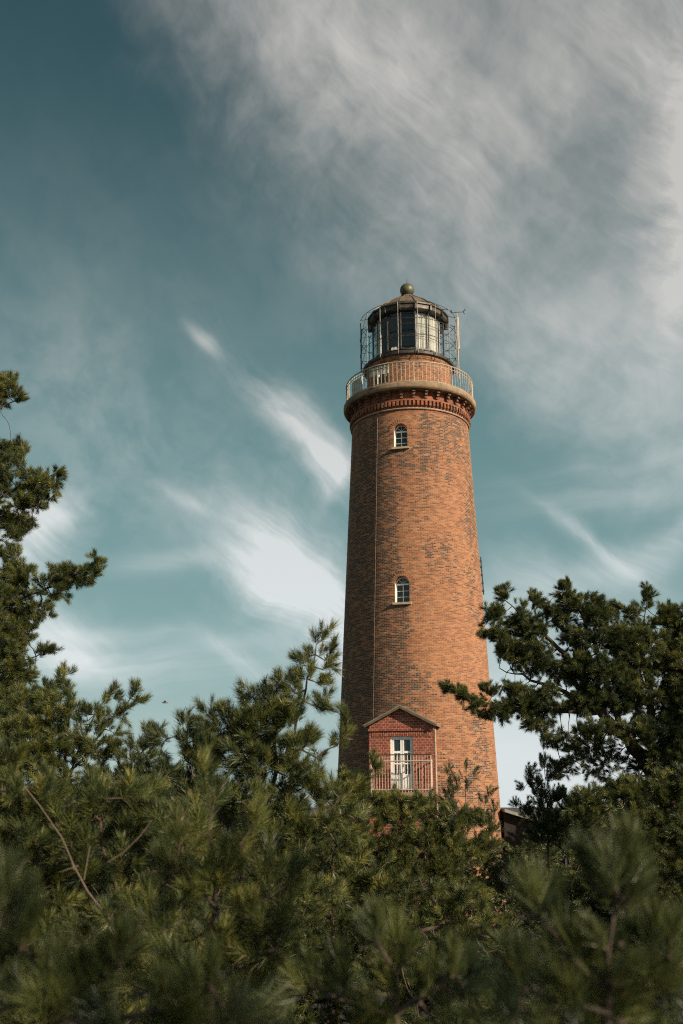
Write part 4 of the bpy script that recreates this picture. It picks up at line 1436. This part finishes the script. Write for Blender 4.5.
pine('young_pine', 'young pine close at the lower left corner, dark and strongly blurred',
     [[gp(60, Yh), at(60, 1050, Yh), at(62, 985, Yh)], pl(Yh, (60, 1010), (20, 950), (6, 915)), pl(Yh, (60, 1020), (100, 980), (120, 965)), pl(Yh, (60, 1030), (160, 1010), (210, 990))],
     [(0, 975, 20, 20), (60, 1000, 20, 12), (100, 995, 24, 14), (40, 1020, 40, 20), (160, 1010, 24, 12), (190, 1025, 40, 16), (110, 1030, 40, 16), (240, 1020, 20, 14)],
     Yh, tuft=0.085, layers=5, needles=110, wd=0.0015, step=0.026, lean=0.65, shoot_len=0.045, needle_len=0.045, side=1, tintoff=-0.12,
     candles=[(4, 918, 66, -4), (16, 925, 56, 10), (-6, 930, 56, -14), (20, 950, 50, 16), (62, 985, 52, 0), (76, 992, 46, 12), (48, 990, 46, -12), (120, 965, 48, 4), (106, 975, 46, -10), (210, 990, 46, 2), (196, 998, 44, -12), (160, 1010, 44, 0)])
# bushes filling the dune in the middle ground
Yi = 5.2
pine('pine_tree', 'wide bushy pine in the lower middle between the front bushes and the tower pine',
     [[gp(330, Yi), at(332, 960, Yi), at(330, 880, Yi)], pl(Yi, (331, 920), (290, 870), (270, 850)), pl(Yi, (331, 930), (380, 890), (420, 880)), pl(Yi, (331, 950), (420, 930), (470, 920))],
     [(300, 850, 34, 22), (350, 862, 30, 20), (265, 880, 40, 30), (320, 900, 50, 36), (400, 900, 50, 26), (460, 925, 40, 26), (380, 950, 70, 40), (290, 960, 60, 44), (480, 975, 60, 40), (420, 1010, 90, 40), (320, 1010, 70, 30), (240, 1000, 50, 34), (330, 1050, 90, 30)],
     Yi, tuft=0.095, layers=6.60, needles=72, wd=0.0028, step=0.06, lean=0.5)
Yz = 3.2
pine('pine_tree', 'low dark pine at the bottom right behind the blurred candles',
     [[gp(580, Yz), at(580, 1030, Yz), at(582, 960, Yz)], pl(Yz, (580, 1010), (530, 970), (515, 950)), pl(Yz, (581, 1000), (630, 965), (650, 945))],
     [(515, 955, 26, 18), (560, 965, 34, 22), (610, 960, 34, 22), (655, 950, 30, 24), (530, 1000, 50, 26), (600, 1005, 60, 28), (670, 990, 40, 40), (560, 1040, 80, 30), (650, 1040, 60, 30), (480, 1030, 40, 30)],
     Yz, tuft=0.10, layers=5, needles=90, wd=0.0022, step=0.055, lean=0.5, tintoff=-0.15)
for (px, Y, blobs, lb) in (
        (540, 15.0, [(540, 858, 34, 20), (500, 880, 22, 20), (575, 890, 34, 28), (530, 920, 60, 34)], 'shaded pine standing right before the annex wall'),
        (610, 44.9, [(566, 822, 16, 14), (590, 812, 22, 20), (622, 806, 26, 22), (655, 800, 30, 26), (600, 845, 40, 22), (650, 850, 40, 26)], 'far pine at the right end of the annex behind the dark bushy pine'),
        (430, 16.0, [(420, 850, 50, 20), (380, 880, 60, 30), (470, 890, 30, 30)], 'far pine at the tower foot hidden low behind the centre pine'),
        (180, 13.0, [(180, 800, 50, 30), (120, 800, 40, 30), (240, 820, 50, 40), (170, 860, 80, 40)], 'far pine deep between the left bushes')):
    pine('pine_tree', lb, [[gp(px, Y), at(px, blobs[0][1] + 20, Y)]], [b + (Y,) for b in blobs], Y, tuft=0.14 if Y < 30 else 0.34, layers=6.60, needles=40, wd=0.008 if Y < 30 else 0.022, step=0.12 if Y < 30 else 0.3, lean=0.4,
         shoot_len=0.10 if Y < 30 else 0.26, needle_len=0.06 if Y < 30 else 0.14, tintoff=-0.1, side=1)

# unseen pines added behind and beside the viewpoint, to shade the nearest bushes and dapple the big pine


def shade_pine(label, x, y, z0, z1, rr, n, taper):
    blobs = []
    seeds = [[Vector((x, y, gz(x, y) - 0.05)), Vector((x + 0.1, y, (z0 + z1) / 2)), Vector((x, y + 0.1, z1 - 0.3))]]
    rg = np.random.default_rng(int(x * 100 + 5000))
    pts = []
    for i in range(n):
        zz = z0 + (z1 - z0) * rg.random()
        f_ = 1.0 - taper * (zz - z0) / (z1 - z0)
        a_ = rg.random() * 6.283
        q_ = rr * f_ * rg.random() ** 0.5
        pts.append((x + q_ * math.cos(a_), y + q_ * math.sin(a_), zz))
    return seeds, pts


for (lb, x, y, z0, z1, rr, n) in (
        ('pine standing behind the viewpoint, out of the picture', 5.9, -3.9, 4.4, 9.6, 1.35, 620),
        ('pine far to the right of the viewpoint, out of the picture', 8.4, 5.6, 3.8, 9.2, 1.7, 300),
        ('low pine close at the right of the viewpoint, out of the picture', 2.45, 0.65, 3.6, 6.45, 0.7, 260),
        ('second low pine to the right of the viewpoint, out of the picture', 3.45, 1.35, 3.4, 6.6, 0.75, 260),
        ('third low pine to the right of the viewpoint, out of the picture', 4.5, 2.2, 3.2, 6.7, 0.8, 260)):
    sd_, pts_ = shade_pine(lb, x, y, z0, z1, rr, n, 0.65 if z1 > 8 else 0.3)
    pine('pine_tree', lb, sd_, [], 10.0, tuft=0.2, layers=1, needles=36, wd=0.011, step=0.16, lean=0.4, shoot_len=0.16, needle_len=0.09, side=1, points=pts_)  # added unseen pines, there for their shade


# a gull far off over the left pines
gc = at(165, 702.5, 95.0)
m = MB()
bird_prof = [(-0.30, 0.02), (-0.22, 0.05), (-0.05, 0.085), (0.10, 0.08), (0.20, 0.055), (0.26, 0.06), (0.31, 0.04), (0.36, 0.01)]
for (a_, r0), (b_, r1) in zip(bird_prof[:-1], bird_prof[1:]):
    m.bar((a_, 0, 0.0), (b_, 0, 0.0), r0, r1, 8)
bd = m.build('gull', plain('gull_feathers', (0.16, 0.16, 0.16), 0.8), None, smooth=True, loc=gc)
tag(bd, 'small dark gull gliding in the sky above the left pines', 'bird')
for s_ in (-1, 1):
    m = MB()
    m.add([(0.12, s_ * 0.05, 0.03), (-0.08, s_ * 0.05, 0.03), (-0.06, s_ * 0.32, 0.13), (0.10, s_ * 0.32, 0.14), (-0.02, s_ * 0.62, 0.09), (0.03, s_ * 0.62, 0.10),
           (0.12, s_ * 0.05, 0.05), (-0.08, s_ * 0.05, 0.045), (-0.06, s_ * 0.32, 0.145), (0.10, s_ * 0.32, 0.16), (-0.02, s_ * 0.62, 0.098), (0.03, s_ * 0.62, 0.11)],
          [(0, 1, 2, 3), (3, 2, 4, 5), (6, 9, 8, 7), (9, 11, 10, 8), (0, 3, 9, 6), (3, 5, 11, 9), (1, 7, 8, 2), (2, 8, 10, 4), (4, 10, 11, 5)])
    m.build('wing', bpy.data.materials['gull_feathers'], bd)

print('shoots', N_SHOOT, 'triangles', N_TRI)
